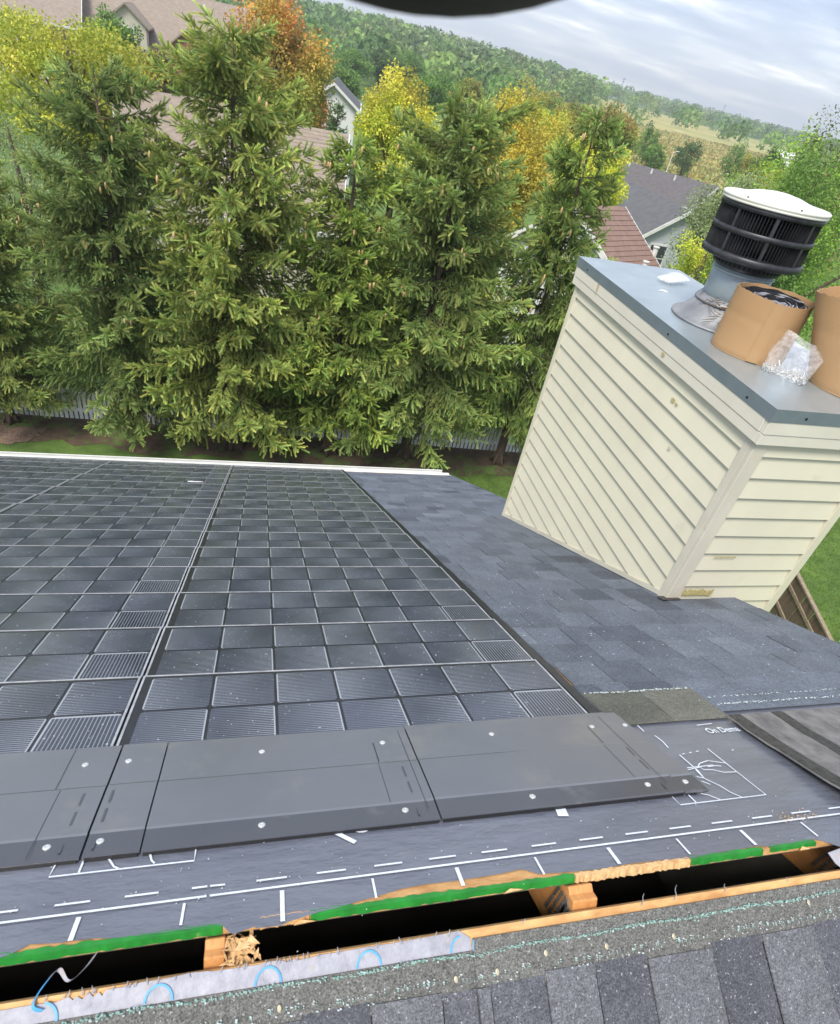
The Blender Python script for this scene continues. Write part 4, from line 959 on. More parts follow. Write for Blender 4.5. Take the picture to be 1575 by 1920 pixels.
# ---- bag of screws
bag = empty('screw_bag', (3.16, 1.09, ZT), 'clear plastic bag of bright screws leaning on the cardboard roll', 'bag')
A_, B_ = Vector((3.075, 1.195, ZT + 0.006)), Vector((3.240, 0.985, ZT + 0.006)); ax = (B_ - A_); nrm = Vector((-ax.y, ax.x, 0)).normalized() * -1
if nrm.x > 0: nrm = -nrm                       # towards the camera (-x, -y)
back_ = -nrm
mb = MB(); nu, nv = 18, 16; gid = {}
for lay in (0, 1):
    for i in range(nu + 1):
        for j in range(nv + 1):
            u_, v_ = i / nu, j / nv
            wide = 0.86 + 0.22 * v_; hgt = 0.235 * v_ * (1 - 0.10 * math.sin(math.pi * u_) * (v_ > 0.7)) + 0.012 * math.sin(u_ * 7) * (v_ > 0.85)
            bulge = 0.036 * math.sin(math.pi * u_) ** 0.6 * math.exp(-v_ * 2.6) * (1 if lay == 0 else -0.6) + 0.004 * math.sin(9 * u_ + 7 * v_) + 0.002 * math.sin(21 * u_ - 13 * v_)
            p = A_ + ax * (0.5 + (u_ - 0.5) * wide) + Vector((0, 0, hgt * 0.92)) + back_ * (0.085 * v_) + nrm * (bulge + (0.002 if lay == 0 else -0.002))
            gid[lay, i, j] = len(mb.v); mb.v.append(tuple(p))
for lay in (0, 1):
    for i in range(nu):
        for j in range(nv):
            f_ = (gid[lay, i, j], gid[lay, i + 1, j], gid[lay, i + 1, j + 1], gid[lay, i, j + 1]); mb.f.append(f_ if lay == 0 else f_[::-1])
for j in range(nv):
    mb.f.append((gid[1, 0, j], gid[0, 0, j], gid[0, 0, j + 1], gid[1, 0, j + 1])); mb.f.append((gid[0, nu, j], gid[1, nu, j], gid[1, nu, j + 1], gid[0, nu, j + 1]))
mb.build('plastic_film', M['plastic'], bag, smooth=True)
mb = MB(); rs = random.Random(77)
for k in range(150):
    u_ = rs.uniform(0.10, 0.90); v_ = abs(rs.gauss(0, 0.085)) * (0.4 + math.sin(math.pi * u_)); p = A_ + ax * u_ + Vector((0, 0, 0.006 + 0.22 * v_)) + back_ * 0.08 * v_ + nrm * rs.uniform(-0.008, 0.026) * math.exp(-v_ * 2)
    d = Vector((rs.gauss(0, 1), rs.gauss(0, 1), rs.gauss(0, 0.8))).normalized() * rs.uniform(0.012, 0.02)
    mb.tube([p - d, p + d], [0.0022, 0.0016], 5)
    if k % 2 == 0: mb.tube([p - d, p - d * 1.12], [0.0052, 0.0046], 7)
tag(mb.build('screws', M['screw'], bag), kind='stuff')

# ---- squashed clear cup on the cap
cup = empty('plastic_cup', (3.40, 2.74, ZT + 0.012), 'squashed clear plastic cup lying on the metal chimney cap', 'cup')
mb = MB(); n = 28
rings = [(-0.115, 0.052), (-0.11, 0.062), (-0.06, 0.068), (0.0, 0.074), (0.06, 0.080), (0.098, 0.084), (0.104, 0.090), (0.110, 0.086)]
dirv = Vector((0.84, 0.54, 0)); sd = Vector((-0.54, 0.84, 0))
for (t, r) in rings:
    for k in range(n):
        a = 2 * math.pi * k / n; p = Vector((3.40, 2.74, ZT + 0.014 + 0.022)) + dirv * t * 1.15 + sd * r * 1.02 * math.cos(a) + Vector((0, 0, 0.022 * math.sin(a) * (1 + 0.12 * math.sin(3 * a + t * 30)) * (r / 0.08)))
        mb.v.append(tuple(p))
for j in range(len(rings) - 1):
    for k in range(n):
        k2 = (k + 1) % n; mb.f.append((j * n + k, j * n + k2, (j + 1) * n + k2, (j + 1) * n + k))
mb.f.append(tuple(range(n - 1, -1, -1)))
mb.build('cup_body', M['milky'], cup, smooth=True)
sl = MB().tube([(3.13, 2.45, ZT + 0.012), (3.17, 2.46, ZT + 0.013), (3.20, 2.44, ZT + 0.012)], [0.002, 0.006, 0.002], 6).build('paper_sliver', M['picket']); tag(sl, 'white paper sliver on the metal cap between cup and cone', 'scrap')

# ================================================================== GARDEN FENCES
fence = empty('picket_fence', (0, 15.95, ZG), 'white picket fence half hidden behind the spruces', 'fence')
pk = MB(); pk.prism([(-0.045, 0, 0.05), (0.045, 0, 0.05), (0.045, 0, 1.02), (0, 0, 1.10), (-0.045, 0, 1.02)], [(-0.045, 0.02, 0.05), (0.045, 0.02, 0.05), (0.045, 0.02, 1.02), (0, 0.02, 1.10), (-0.045, 0.02, 1.02)])
pk_m = pk.mesh('picket', M['picket'])
x = -8.6
while x < 10.5:
    y = 16.3 - 0.047 * (x + 7.0)
    o = bpy.data.objects.new('picket', pk_m); o.matrix_basis = Matrix.Translation((x, y, ZG)); link(o, fence); x += 0.135
for z in (0.28, 0.82):
    MB().hexa([(-8.7, 16.40, ZG + z), (10.6, 15.49, ZG + z), (10.6, 15.53, ZG + z), (-8.7, 16.44, ZG + z), (-8.7, 16.40, ZG + z + 0.09), (10.6, 15.49, ZG + z + 0.09), (10.6, 15.53, ZG + z + 0.09), (-8.7, 16.44, ZG + z + 0.09)]).build('rail', M['picket'], fence)
# brown board fence down on the right
bf = empty('board_fence', (14.2, 8.0, ZG), 'weathered brown board fence on the lawn below the chimney', 'fence')
bd_m = MB().box(-0.07, 0.07, -0.012, 0.012, 0.02, 1.35).mesh('fence_board', M['oldwood'])
d = Vector((-1.13, -3.0, 0)).normalized(); p0 = Vector((14.75, 9.4, ZG)); angf = math.atan2(d.y, d.x)
for k in range(60):
    if k > 58: break
    o = bpy.data.objects.new('fence_board', bd_m); o.matrix_basis = Matrix.Translation(p0 + d * (k * 0.150 - 2.4)) @ Matrix.Rotation(angf, 4, 'Z') @ Matrix.Rotation(random.uniform(-0.02, 0.02), 4, 'X'); link(o, bf)
for (z, hh, t) in ((1.35, 0.05, 0.10), (0.30, 0.09, 0.04), (0.95, 0.09, 0.04)):
    mb = MB(); nrm2 = Vector((-d.y, d.x, 0))
    a = p0 + d * -2.6 + Vector((0, 0, z)); b_ = p0 + d * 6.6 + Vector((0, 0, z)); off = nrm2 * t * 0.5; sh = nrm2 * (0.034 if z < 1.3 else 0.0)
    mb.hexa([a - off - sh, b_ - off - sh, b_ + off - sh, a + off - sh] + [q + Vector((0, 0, hh)) for q in (a - off - sh, b_ - off - sh, b_ + off - sh, a + off - sh)]); mb.build('fence_rail', M['cutwood'], bf)

# ================================================================== VEGETATION
def orient(D, roll_):
    """rotation frames (n,3,3) with x axis along D"""
    D = D / np.linalg.norm(D, axis=1, keepdims=True)
    up = np.tile([0.0, 0.0, 1.0], (len(D), 1)); bad = np.abs(D[:, 2]) > 0.97; up[bad] = [1, 0, 0]
    Yv = np.cross(up, D); Yv /= np.linalg.norm(Yv, axis=1, keepdims=True); Zv = np.cross(D, Yv)
    c, s = np.cos(roll_)[:, None], np.sin(roll_)[:, None]
    return np.stack([D, c * Yv + s * Zv, -s * Yv + c * Zv], -1)
def twig_template():
    V = []; F = []; tip = []
    n = 5
    for pl in range(2):
        for sgn in (-1, 1):
            for k in range(n):
                t0 = k / n * 0.92; t1 = t0 + 0.38; w = 0.135 * (1 - 0.45 * t0)
                i = len(V); a = (t0, 0, 0); b_ = (t0 + 0.24, 0, 0); c = (min(t1, 1.05), sgn * w, 0) if pl == 0 else (min(t1, 1.05), 0, sgn * w)
                V += [a, b_, c]; F.append((i, i + 1, i + 2)); tip += [t0 * 0.7, t0 * 0.7 + 0.1, t0 * 0.7 + 0.3]
    return np.array(V), np.array(F), np.array(tip)
TWV, TWF, TWT = twig_template()
def spruce_mesh(seed, H, Rmax, lush=1.0, slim=0.75, top_sparse=0.0):
    r = np.random.default_rng(seed); P = []; D = []; L = []; Cc = []; limbs = MB(); cones = []
    z = 1.65
    while z < H - 0.25:
        t = z / H; nb = 6 if t < 0.8 else 4
        if t > 0.9 and top_sparse: nb = 3
        for b_ in range(nb):
            az = r.uniform(0, 2 * math.pi); zz_ = z + r.uniform(-0.12, 0.12)
            bl = Rmax * ((1 - t) ** slim) * r.uniform(0.72, 1.12) + 0.16
            if t < 0.24:
                bl *= 0.60 + 1.7 * t
                if r.random() < 0.40 - 1.2 * t: continue
            m = max(4, int(bl / 0.085)); tone = r.uniform(0.75, 1.15)
            ca, sa = math.cos(az), math.sin(az); upb = 0.35 * t - 0.06
            def bp(u): return np.array([ca * bl * u, sa * bl * u, zz_ + bl * (upb * u * 1.6 - 0.52 * u * (1 - 0.62 * u) * (1 - 0.6 * t))])
            if r.random() < 0.55 and t < 0.92:
                limbs.tube([tuple(bp(q)) for q in (0, 0.35, 0.7)], [0.028 * (1 - t) + 0.012, 0.02 * (1 - t) + 0.008, 0.006], 5)
            for k in range(m):
                u = (k + r.random()) / m
                if u < 0.10: continue
                o = bp(u); tang = bp(min(u + 0.05, 1.05)) - bp(u - 0.02); tang /= np.linalg.norm(tang)
                for sd_ in (-1, 1):
                    sl = (0.50 * (1 - u) + 0.13) * min(1.0, bl) * r.uniform(0.6, 1.15) * (0.75 if u < 0.3 else 1)
                    side = np.array([-sa, ca, 0]) * sd_
                    droop = r.uniform(0.5, 1.5) * (1 - 0.65 * t)
                    nt_ = max(2, int(sl / 0.118 * lush + 0.5))
                    for q in range(nt_):
                        v = (q + 0.4 + 0.4 * r.random()) / nt_
                        p = o + (side * 0.66 + tang * 0.42) * sl * v * (1.05 - 0.3 * v) + np.array([0, 0, -droop * sl * v * (0.35 + 0.75 * v)])
                        dd = (side * 0.40 + tang * 0.50) + r.normal(0, 0.30, 3) + np.array([0, 0, -droop * (0.25 + 0.95 * v) + (0.0 if u < 0.82 else 0.55)])
                        P.append(p); D.append(dd); L.append(r.uniform(0.16, 0.32) * (1.0 if u > 0.5 else 0.9))
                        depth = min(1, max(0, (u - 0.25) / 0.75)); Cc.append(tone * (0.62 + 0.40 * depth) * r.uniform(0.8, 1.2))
                # twig on the axis
                P.append(o); D.append(tang + r.normal(0, 0.2, 3) + np.array([0, 0, 0.15 + 0.5 * (u > 0.8)])); L.append(r.uniform(0.15, 0.26)); Cc.append(tone * (0.7 + 0.4 * u) * r.uniform(0.85, 1.2))
            if t > 0.4 and r.random() < 0.24:
                for q in range(r.integers(1, 4)): cones.append(bp(r.uniform(0.82, 1.04)) + r.normal(0, 0.07, 3) + np.array([0, 0, -0.05]))
        z += 0.25 if t < 0.85 else 0.20
    # leader
    for q in range(26):
        u = q / 26; P.append(np.array([0, 0, H - 0.75 + 0.75 * u])); a = r.uniform(0, 6.28); D.append(np.array([math.cos(a), math.sin(a), 0.9 + u])); L.append(0.22 - 0.08 * u); Cc.append(1.0)
    P = np.array(P); D = np.array(D); L = np.array(L); Cc = np.array(Cc); n = len(P)
    Rm = orient(D, r.uniform(0, 6.28, n))
    V = np.einsum('nij,mj->nmi', Rm, TWV * [1, 1, 1]) * L[:, None, None] * np.array([1, 1, 1]) + P[:, None, :]
    F = (TWF[None] + (np.arange(n) * len(TWV))[:, None, None]).reshape(-1, 3)
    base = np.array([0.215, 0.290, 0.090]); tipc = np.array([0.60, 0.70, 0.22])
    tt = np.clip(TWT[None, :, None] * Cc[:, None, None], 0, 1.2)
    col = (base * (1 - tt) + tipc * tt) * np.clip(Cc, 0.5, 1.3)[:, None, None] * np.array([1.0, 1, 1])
    warm = r.uniform(0.85, 1.2, (n, 1, 1)); col = col * np.concatenate([warm, np.ones_like(warm), 1.05 - 0.2 * (warm - 0.85)], -1)
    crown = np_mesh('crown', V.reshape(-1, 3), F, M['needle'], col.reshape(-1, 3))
    tb = MB(); tb.tube([(0, 0, -0.1), (0.01, 0, 0.3), (0, 0.02, H * 0.4), (0, 0, H * 0.75), (0, 0, H - 0.1)], [0.24, 0.17, 0.12, 0.06, 0.012], 10)
    for k in range(5):
        a = k * 1.26; tb.tube([(0.08 * math.cos(a), 0.08 * math.sin(a), 0.35), (0.3 * math.cos(a), 0.3 * math.sin(a), 0.0)], [0.09, 0.05], 6)
    trunk = tb.mesh('trunk', M['bark'], True); lm = limbs.mesh('limbs', M['bark'], True)
    cb = MB()
    for c in cones:
        cb.lathe([(0.008, 0.0), (0.026, -0.03), (0.030, -0.08), (0.022, -0.13), (0.004, -0.16)], 7, tuple(c))
    cm = cb.mesh('cones', M['conebrown'], True) if cones else None
    return crown, trunk, lm, cm
def place_spruce(meshes, x, y, z, sc, rz, label, tint, name='spruce_tree', wide=1.0):
    o = bpy.data.objects.new(name, None); o.matrix_basis = Matrix.Translation((x, y, z)) @ Matrix.Rotation(rz, 4, 'Z') @ Matrix.Diagonal((sc * wide, sc * wide, sc, 1)); link(o)
    tag(o, label, 'spruce', 'row of spruces behind the roof')
    for nm, me in zip(('crown', 'trunk', 'limb', 'cones'), meshes):
        if me is None: continue
        c = child_local(nm, me, o); c.color = tint + (1,)
        if nm in ('cones', 'limb'): c['kind'] = 'stuff'
    return o
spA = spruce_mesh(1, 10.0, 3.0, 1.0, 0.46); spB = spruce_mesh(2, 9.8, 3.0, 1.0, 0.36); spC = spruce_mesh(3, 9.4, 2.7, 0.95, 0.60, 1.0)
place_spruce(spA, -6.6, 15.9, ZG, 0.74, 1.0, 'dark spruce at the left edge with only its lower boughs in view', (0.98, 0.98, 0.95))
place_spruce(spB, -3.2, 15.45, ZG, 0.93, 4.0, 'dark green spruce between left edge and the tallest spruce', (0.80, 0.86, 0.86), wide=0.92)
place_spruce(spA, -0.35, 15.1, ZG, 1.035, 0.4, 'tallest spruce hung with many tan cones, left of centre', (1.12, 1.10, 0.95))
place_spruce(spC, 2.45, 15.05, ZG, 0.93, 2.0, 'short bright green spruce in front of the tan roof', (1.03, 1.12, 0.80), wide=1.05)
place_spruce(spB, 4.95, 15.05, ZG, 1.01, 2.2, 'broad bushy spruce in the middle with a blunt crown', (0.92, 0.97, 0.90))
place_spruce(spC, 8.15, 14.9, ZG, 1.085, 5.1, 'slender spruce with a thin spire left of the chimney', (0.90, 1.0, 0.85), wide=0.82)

def leaf_cloud(r, C_, R_, n, size, cols, droop=0.0, fill=0.55, clump=60, jitter=0.14):
    """leaves in clumps through an ellipsoid; returns verts, tris, colours"""
    cd = r.normal(size=(clump, 3)); cd /= np.linalg.norm(cd, axis=1, keepdims=True)
    cr_ = r.uniform(fill, 1.0, (clump, 1)); cc = cd * cr_ * (1 + r.normal(0, 0.10, (clump, 1)))
    cs = r.uniform(0.20, 0.36, clump); tone = r.uniform(0.68, 1.2, clump); pick = r.integers(0, len(cols), clump)
    k = r.integers(0, clump, n); off = r.normal(size=(n, 3)); off /= np.linalg.norm(off, axis=1, keepdims=True); off *= (r.random((n, 1)) ** 0.45)
    p = cc[k] + off * cs[k][:, None] * np.array([1, 1, 0.85])
    if droop: p[:, 2] -= droop * np.abs(r.normal(0, 1, n)) * 0.35
    P = p * R_ + C_
    Dv = off + r.normal(0, 0.6, (n, 3)) + np.array([0, 0, -0.25 - droop]); Rm = orient(Dv, r.uniform(0, 6.28, n))
    tp = np.array([(0, 0, 0), (0.45, 0.32, 0.06), (1.0, 0, 0.0), (0.45, -0.32, 0.06)]); s_ = size * r.uniform(0.6, 1.35, n)
    V = np.einsum('nij,mj->nmi', Rm, tp) * s_[:, None, None] + P[:, None]
    F = (np.array([(0, 1, 2), (0, 2, 3)])[None] + (np.arange(n) * 4)[:, None, None]).reshape(-1, 3)
    cols = np.array(cols) * 2.05; c = cols[pick[k]] * tone[k][:, None] * r.uniform(1 - jitter, 1 + jitter, (n, 1))
    return V.reshape(-1, 3), F, np.repeat(c, 4, 0), cc * R_ + C_
def tree(name, label, x, y, top, w, cols, z0=ZG, size=0.22, n=6000, droop=0.0, crown_from=0.35, seed=0, group='trees beyond the spruces', cat='tree', clump=60, topcols=None, depth=None, fill=0.55):
    r = np.random.default_rng(seed + int(abs(x * 31 + y * 17))); H = top - z0
    o = bpy.data.objects.new(name, None); o.matrix_basis = Matrix.Translation((x, y, z0)); link(o); tag(o, label, cat, group)
    zc = H * (crown_from + 1) / 2; R_ = np.array([w / 2, (depth or w) / 2, H * (1 - crown_from) / 2]) * 0.86; C_ = np.array([0, 0, zc])
    n = int(n * 2.1) if size > 0.2 else int(n * 1.5); n = int(n * 1.25); size = size * (0.52 if size < 0.5 else 0.45)
    V, F, c, cc = leaf_cloud(r, C_, R_, n, size, cols, droop, fill, clump)
    if topcols is not None:
        f_ = np.clip((V[:, 2] - (zc + R_[2] * 0.05)) / (R_[2] * 0.75), 0, 1)[:, None] * (0.75 + 0.25 * np.sin(V[:, :1] * 2.2)); tc_ = 2.05 * np.array(topcols)[r.integers(0, len(topcols), len(V) // 4)].repeat(4, 0)
        lum = (c.sum(1, keepdims=True) / np.mean(np.array(cols).sum(1) * 2.05)); c = c * (1 - f_) + tc_ * lum * f_
    cr_ = child_local('crown', np_mesh('crown', V, F, M['leaf'], c), o)
    tb = MB(); tr = 0.025 * H + 0.03
    tb.tube([(0, 0, -0.1), (0, 0, H * 0.25), (0.1, 0.05, zc), (0, 0, H * 0.9)], [tr, tr * 0.8, tr * 0.5, tr * 0.1], 8)
    for q in cc[:10]:
        b0_ = (0, 0, H * random.uniform(0.25, 0.5)); tb.tube([b0_, tuple((np.array(b0_) + q) / 2 + [0, 0, 0.2]), tuple(q)], [tr * 0.4, tr * 0.25, tr * 0.08], 5)
    child_local('trunk', tb.mesh('trunk', M['bark'], True), o)
    return o
YG = [(0.26, 0.27, 0.035), (0.20, 0.24, 0.03), (0.30, 0.28, 0.045)]
LIME = [(0.30, 0.33, 0.03), (0.22, 0.29, 0.03), (0.36, 0.36, 0.05)]
MUST = [(0.32, 0.26, 0.035), (0.26, 0.23, 0.03), (0.36, 0.30, 0.05)]
GRN = [(0.085, 0.15, 0.035), (0.11, 0.18, 0.04), (0.07, 0.125, 0.03)]
DKG = [(0.05, 0.085, 0.03), (0.065, 0.105, 0.035)]
GRY = [(0.15, 0.19, 0.085), (0.19, 0.23, 0.11), (0.12, 0.16, 0.07)]
BRN = [(0.12, 0.115, 0.05), (0.09, 0.10, 0.045), (0.14, 0.12, 0.06)]
ORG = [(0.42, 0.15, 0.05), (0.36, 0.17, 0.05), (0.30, 0.22, 0.05)]
OGR = [(0.16, 0.18, 0.035), (0.22, 0.20, 0.04), (0.12, 0.16, 0.035)]
BRG = [(0.16, 0.26, 0.035), (0.20, 0.30, 0.05), (0.12, 0.20, 0.03)]
tree('broadleaf_tree', 'wide yellow green tree below the brick building at upper left', -9.4, 39.3, 0.8, 10.4, YG, n=12000, size=0.30, droop=0.2, clump=90)
tree('broadleaf_tree', 'dull green tree against the brick walls of the far building', -11.0, 59.4, 0.7, 5.2, GRN, n=4500, size=0.35)
tree('broadleaf_tree', 'brownish olive tree right of the wide yellow green tree', -6.4, 46.0, 0.0, 4.8, BRN, n=5500, size=0.30)
tree('broadleaf_tree', 'green tree standing under the gables of the tan roofed building', -3.5, 58.0, 0.4, 5.5, GRN, n=5000, size=0.35, seed=3)
tree('maple_tree', 'tall maple with orange red top and green lower crown', 0.8, 36.4, 3.6, 6.3, OGR, n=14000, size=0.26, topcols=ORG, clump=110, crown_from=0.25, cat='maple')
tree('broadleaf_tree', 'small orange tree right of the tall maple', 3.6, 53.3, 0.0, 2.2, ORG, n=3500, size=0.28, seed=5)
tree('broadleaf_tree', 'yellow tree with orange tinge behind the short bright spruce', 7.5, 37.9, 1.1, 5.4, LIME, n=10000, size=0.26, droop=0.15, topcols=MUST, clump=90)
tree('broadleaf_tree', 'round green tree alone in front of the far wood', 23.8, 106.0, 0.5, 7.6, GRN, n=4000, size=0.6, seed=1)
tree('broadleaf_tree', 'tall mustard yellow tree behind the broad middle spruce', 14.4, 38.0, 2.3, 6.0, MUST, n=11000, size=0.26, droop=0.3, crown_from=0.2, clump=80)
tree('broadleaf_tree', 'green tree with rusty top behind the thin spruce spire', 31.6, 61.2, 1.4, 6.4, GRN, n=7000, size=0.36, topcols=[(0.25, 0.15, 0.05), (0.2, 0.16, 0.05)], seed=2)
tree('broadleaf_tree', 'lime yellow tree directly behind the slender spruce', 18.6, 36.3, 0.4, 5.2, LIME, n=9000, size=0.26, seed=4)
tree('broadleaf_tree', 'olive tree between the mustard tree and the rusty topped tree', 40.0, 90.2, 0.4, 8.0, OGR, n=5000, size=0.5, seed=6)
tree('broadleaf_tree', 'yellow green tree further left of the olive tree', 28.5, 72.0, 0.4, 7.0, YG, n=5000, size=0.42, seed=16)
tree('willow_tree', 'grey green willow left of the flue lid', 21.7, 26.6, 0.8, 4.6, GRY, n=11000, size=0.20, droop=0.35, cat='willow', clump=80)
tree('broadleaf_tree', 'yellow green tree between grey house and flue drum', 18.0, 22.2, -0.9, 2.9, LIME, n=8000, size=0.17, seed=7, crown_from=0.2)
tree('broadleaf_tree', 'yellow green tree showing above the white flue lid', 32.0, 37.4, 0.8, 6.0, YG + BRG, n=9000, size=0.27, seed=8)
tree('broadleaf_tree', 'second yellow green tree right of the flue lid', 26.5, 29.0, 1.0, 4.5, YG + BRG, n=8000, size=0.22, seed=28)
tree('broadleaf_tree', 'dark tree at the far end of the meadow', 55.8, 69.4, 0.7, 4.2, DKG, n=2500, size=0.45, seed=9)
tree('broadleaf_tree', 'big bright green tree at the right edge behind the flue drum', 17.2, 17.4, 2.6, 5.4, BRG + GRN + GRN, n=24000, size=0.17, seed=10, crown_from=0.15, clump=120)
tree('broadleaf_tree', 'green tree with brown tinged tips at the upper right corner', 20.4, 20.6, 3.3, 4.4, GRN, n=15000, size=0.18, topcols=BRN, seed=12, crown_from=0.2)
tree('garden_shrub', 'dark green shrub between grey house and flue pipe', 15.4, 19.2, -2.4, 2.0, GRN, n=5000, size=0.13, seed=13, group='garden shrubs', cat='shrub', crown_from=0.05)
tree('garden_shrub', 'small bright green shrub behind the chimney cap', 12.3, 19.0, -2.95, 1.1, BRG, n=3000, size=0.11, seed=14, group='garden shrubs', cat='shrub', crown_from=0.05)
tree('garden_shrub', 'second small bright green shrub nearer the slender spruce', 11.0, 19.2, -2.9, 1.3, BRG, n=3000, size=0.11, seed=15, group='garden shrubs', cat='shrub', crown_from=0.05)
tree('broadleaf_tree', 'pale silvery green tree at the left edge behind the spruces', -7.0, 21.5, -1.1, 3.6, GRY, n=8000, size=0.13, seed=17, crown_from=0.15)
tree('garden_shrub', 'yellow green shrub glimpsed between the short and broad spruces', 4.2, 21.0, -3.0, 3.2, LIME, n=5000, size=0.14, seed=18, group='garden shrubs', cat='shrub', crown_from=0.05)
tree('garden_shrub', 'yellow green shrub low behind the slender spruce', 8.2, 21.5, -3.4, 3.0, LIME, n=4000, size=0.14, seed=19, group='garden shrubs', cat='shrub', crown_from=0.05)
for (x, y, tp, w_, cl, lb) in [(73.8, 129.3, -1.6, 4.2, GRN, 'small tree on the meadow just right of the rusty topped tree'), (65.6, 110.9, -3.0, 4.6, GRN, 'rounded bush low on the meadow near the roofs'), (75.4, 116.7, -1.7, 5.4, DKG, 'dark rounded bush in the middle of the meadow'), (88.1, 120.2, -0.4, 5.2, GRN, 'green tree on the right part of the meadow'), (80.0, 106.0, -1.8, 3.6, OGR, 'brownish small tree at the right edge of the meadow')]:
    tree('meadow_tree', lb, x, y, tp, w_, cl, n=1500, size=0.6, group='small trees on the meadow', crown_from=0.05, z0=float(hill(np.array([x]), np.array([y]))[0]))
for (x, y, tp, w_, cl, lb) in [(17.2, 157.5, -0.2, 10, GRN, 'broad green tree left of the far wood'), (24.5, 166.7, 1.0, 8, DKG, 'dark green tree at the foot of the wooded hill'), (11.5, 117.9, -2.0, 7, GRN, 'green tree above the white gabled house'), (34.2, 124.0, -0.3, 7.4, OGR, 'olive tree right of the round green tree'), (45.2, 120.5, -0.6, 7.4, GRN, 'green tree above the mustard yellow tree'), (32.6, 175.5, 1.1, 9, GRN, 'pale green tree above the round green tree'), (56.0, 142.0, 0.2, 9, OGR, 'olive tree above the lime yellow tree'), (2.0, 120.0, 0.5, 9, GRN, 'green tree right behind the maple')]:
    tree('field_tree', lb, x, y, tp, w_, cl, n=2600, size=0.8, group='trees at the foot of the wooded hill', z0=float(hill(np.array([x]), np.array([y]))[0]))
# small blue spruce beside the white house
bs = spruce_mesh(9, 7.2, 1.3, 0.45, 0.8)
place_spruce(bs, 4.6, 44.2, ZG, 1.0, 0.3, 'small dark blue green spruce beside the white gabled house', (0.55, 0.75, 0.95))['group'] = 'trees beyond the spruces'

# far wood on the hill: one mass
r = np.random.default_rng(42); Vs = []; Fs = []; Cs = []; off0 = 0
def wood(cnt, azr, rr_, hr, quads, sizef):
    az = np.radians(r.uniform(azr[0], azr[1], cnt)); u_ = r.random(cnt); d_ = rr_[0] + (rr_[1] - rr_[0]) * u_ ** 0.8
    return np.stack([d_ * np.sin(az), d_ * np.cos(az)], 1)
pts = np.concatenate([wood(1700, (-12, 19), (185, 470), None, 0, 0), wood(900, (8, 24), (330, 640), None, 0, 0), wood(700, (17, 24.5), (340, 800), None, 0, 0), wood(1100, (23, 46), (640, 1050), None, 0, 0), wood(500, (26, 46), (1000, 1800), None, 0, 0), wood(130, (24, 45), (300, 640), None, 0, 0)])
for i in range(len(CREST) - 1):                                        # crowns along the crest
    a, b_ = CREST[i, :2], CREST[i + 1, :2]; t = r.random((90, 1)); pts = np.concatenate([pts, a + (b_ - a) * t + r.normal(0, 14, (90, 2))])
hz_ = hill(pts[:, 0], pts[:, 1]); dist = np.hypot(pts[:, 0], pts[:, 1])
palette = 1.95 * np.array([(0.075, 0.135, 0.035), (0.095, 0.16, 0.04), (0.06, 0.105, 0.035), (0.12, 0.18, 0.05), (0.085, 0.12, 0.05), (0.13, 0.165, 0.06)])
q = 64; n = len(pts)
H = np.clip(r.gamma(9, 0.95, n), 4.5, 14) * np.where(dist > 800, 1.15, 1.0); Wd = H * r.uniform(0.36, 0.52, n)
dv = r.normal(size=(n, q, 3)); dv /= np.linalg.norm(dv, axis=2, keepdims=True); dv[..., 2] = np.abs(dv[..., 2]) * 1.25 - 0.45
cen = np.stack([pts[:, 0], pts[:, 1], hz_ + H * 0.55], 1)
P = cen[:, None] + dv * np.stack([Wd, Wd, H * 0.45], 1)[:, None] * r.uniform(0.7, 1.05, (n, q, 1))
Rm = orient((dv + r.normal(0, 0.5, dv.shape)).reshape(-1, 3), r.uniform(0, 6.28, n * q))
sz = (np.repeat(H, q) * r.uniform(0.07, 0.145, n * q))
tpl = np.array([(0.0, -0.5, -0.5), (0.15, 0.6, -0.35), (0.0, 0.0, 0.7)])
V = np.einsum('nij,mj->nmi', Rm, tpl) * sz[:, None, None] + P.reshape(-1, 1, 3)
F = np.arange(n * q * 3).reshape(-1, 3)
patchy = (0.5 + 0.5 * np.sin(pts[:, 0] * 0.031 + 1.3 * np.sin(pts[:, 1] * 0.021)) * np.sin(pts[:, 1] * 0.027 + 0.7))
c = palette[np.clip((patchy * 6 + r.normal(0, 1.6, n)), 0, 5).astype(int)][:, None] * r.uniform(0.7, 1.3, (n, 1, 1)) * r.uniform(0.75, 1.25, (n, q, 1))
wo = bpy.data.objects.new('far_wood', np_mesh('far_wood', V.reshape(-1, 3), F, M['leaf'], np.repeat(c.reshape(-1, 3), 3, 0))); link(wo)
tag(wo, 'green wood covering the long hill on the horizon', 'wood', kind='stuff')
# grass tufts: rough edge of lawn and meadow
r = np.random.default_rng(8)
def grass(name, xy, z, h, w, cols, label):
    n = len(xy); a = r.uniform(0, 6.28, n); hh = h * r.uniform(0.5, 1.3, n); ln = r.normal(0, 0.35, (n, 2)) * hh[:, None]
    b0_ = np.column_stack([xy, z]); d_ = np.stack([np.cos(a), np.sin(a), 0 * a], 1) * w * 0.5
    V = np.stack([b0_ - d_, b0_ + d_, b0_ + np.column_stack([ln, hh])], 1); F = np.arange(n * 3).reshape(-1, 3)
    c = np.array(cols)[r.integers(0, len(cols), n)] * r.uniform(0.7, 1.25, (n, 1))
    o = bpy.data.objects.new(name, np_mesh(name, V.reshape(-1, 3), F, M['leaf'], np.repeat(c, 3, 0))); link(o); tag(o, label, 'grass', kind='stuff')
xy = np.column_stack([r.uniform(-9, 12, 16000), r.uniform(11.2, 14.3, 16000)]); xy2 = np.column_stack([r.uniform(9.5, 21, 40000), r.uniform(3.5, 15, 40000)])
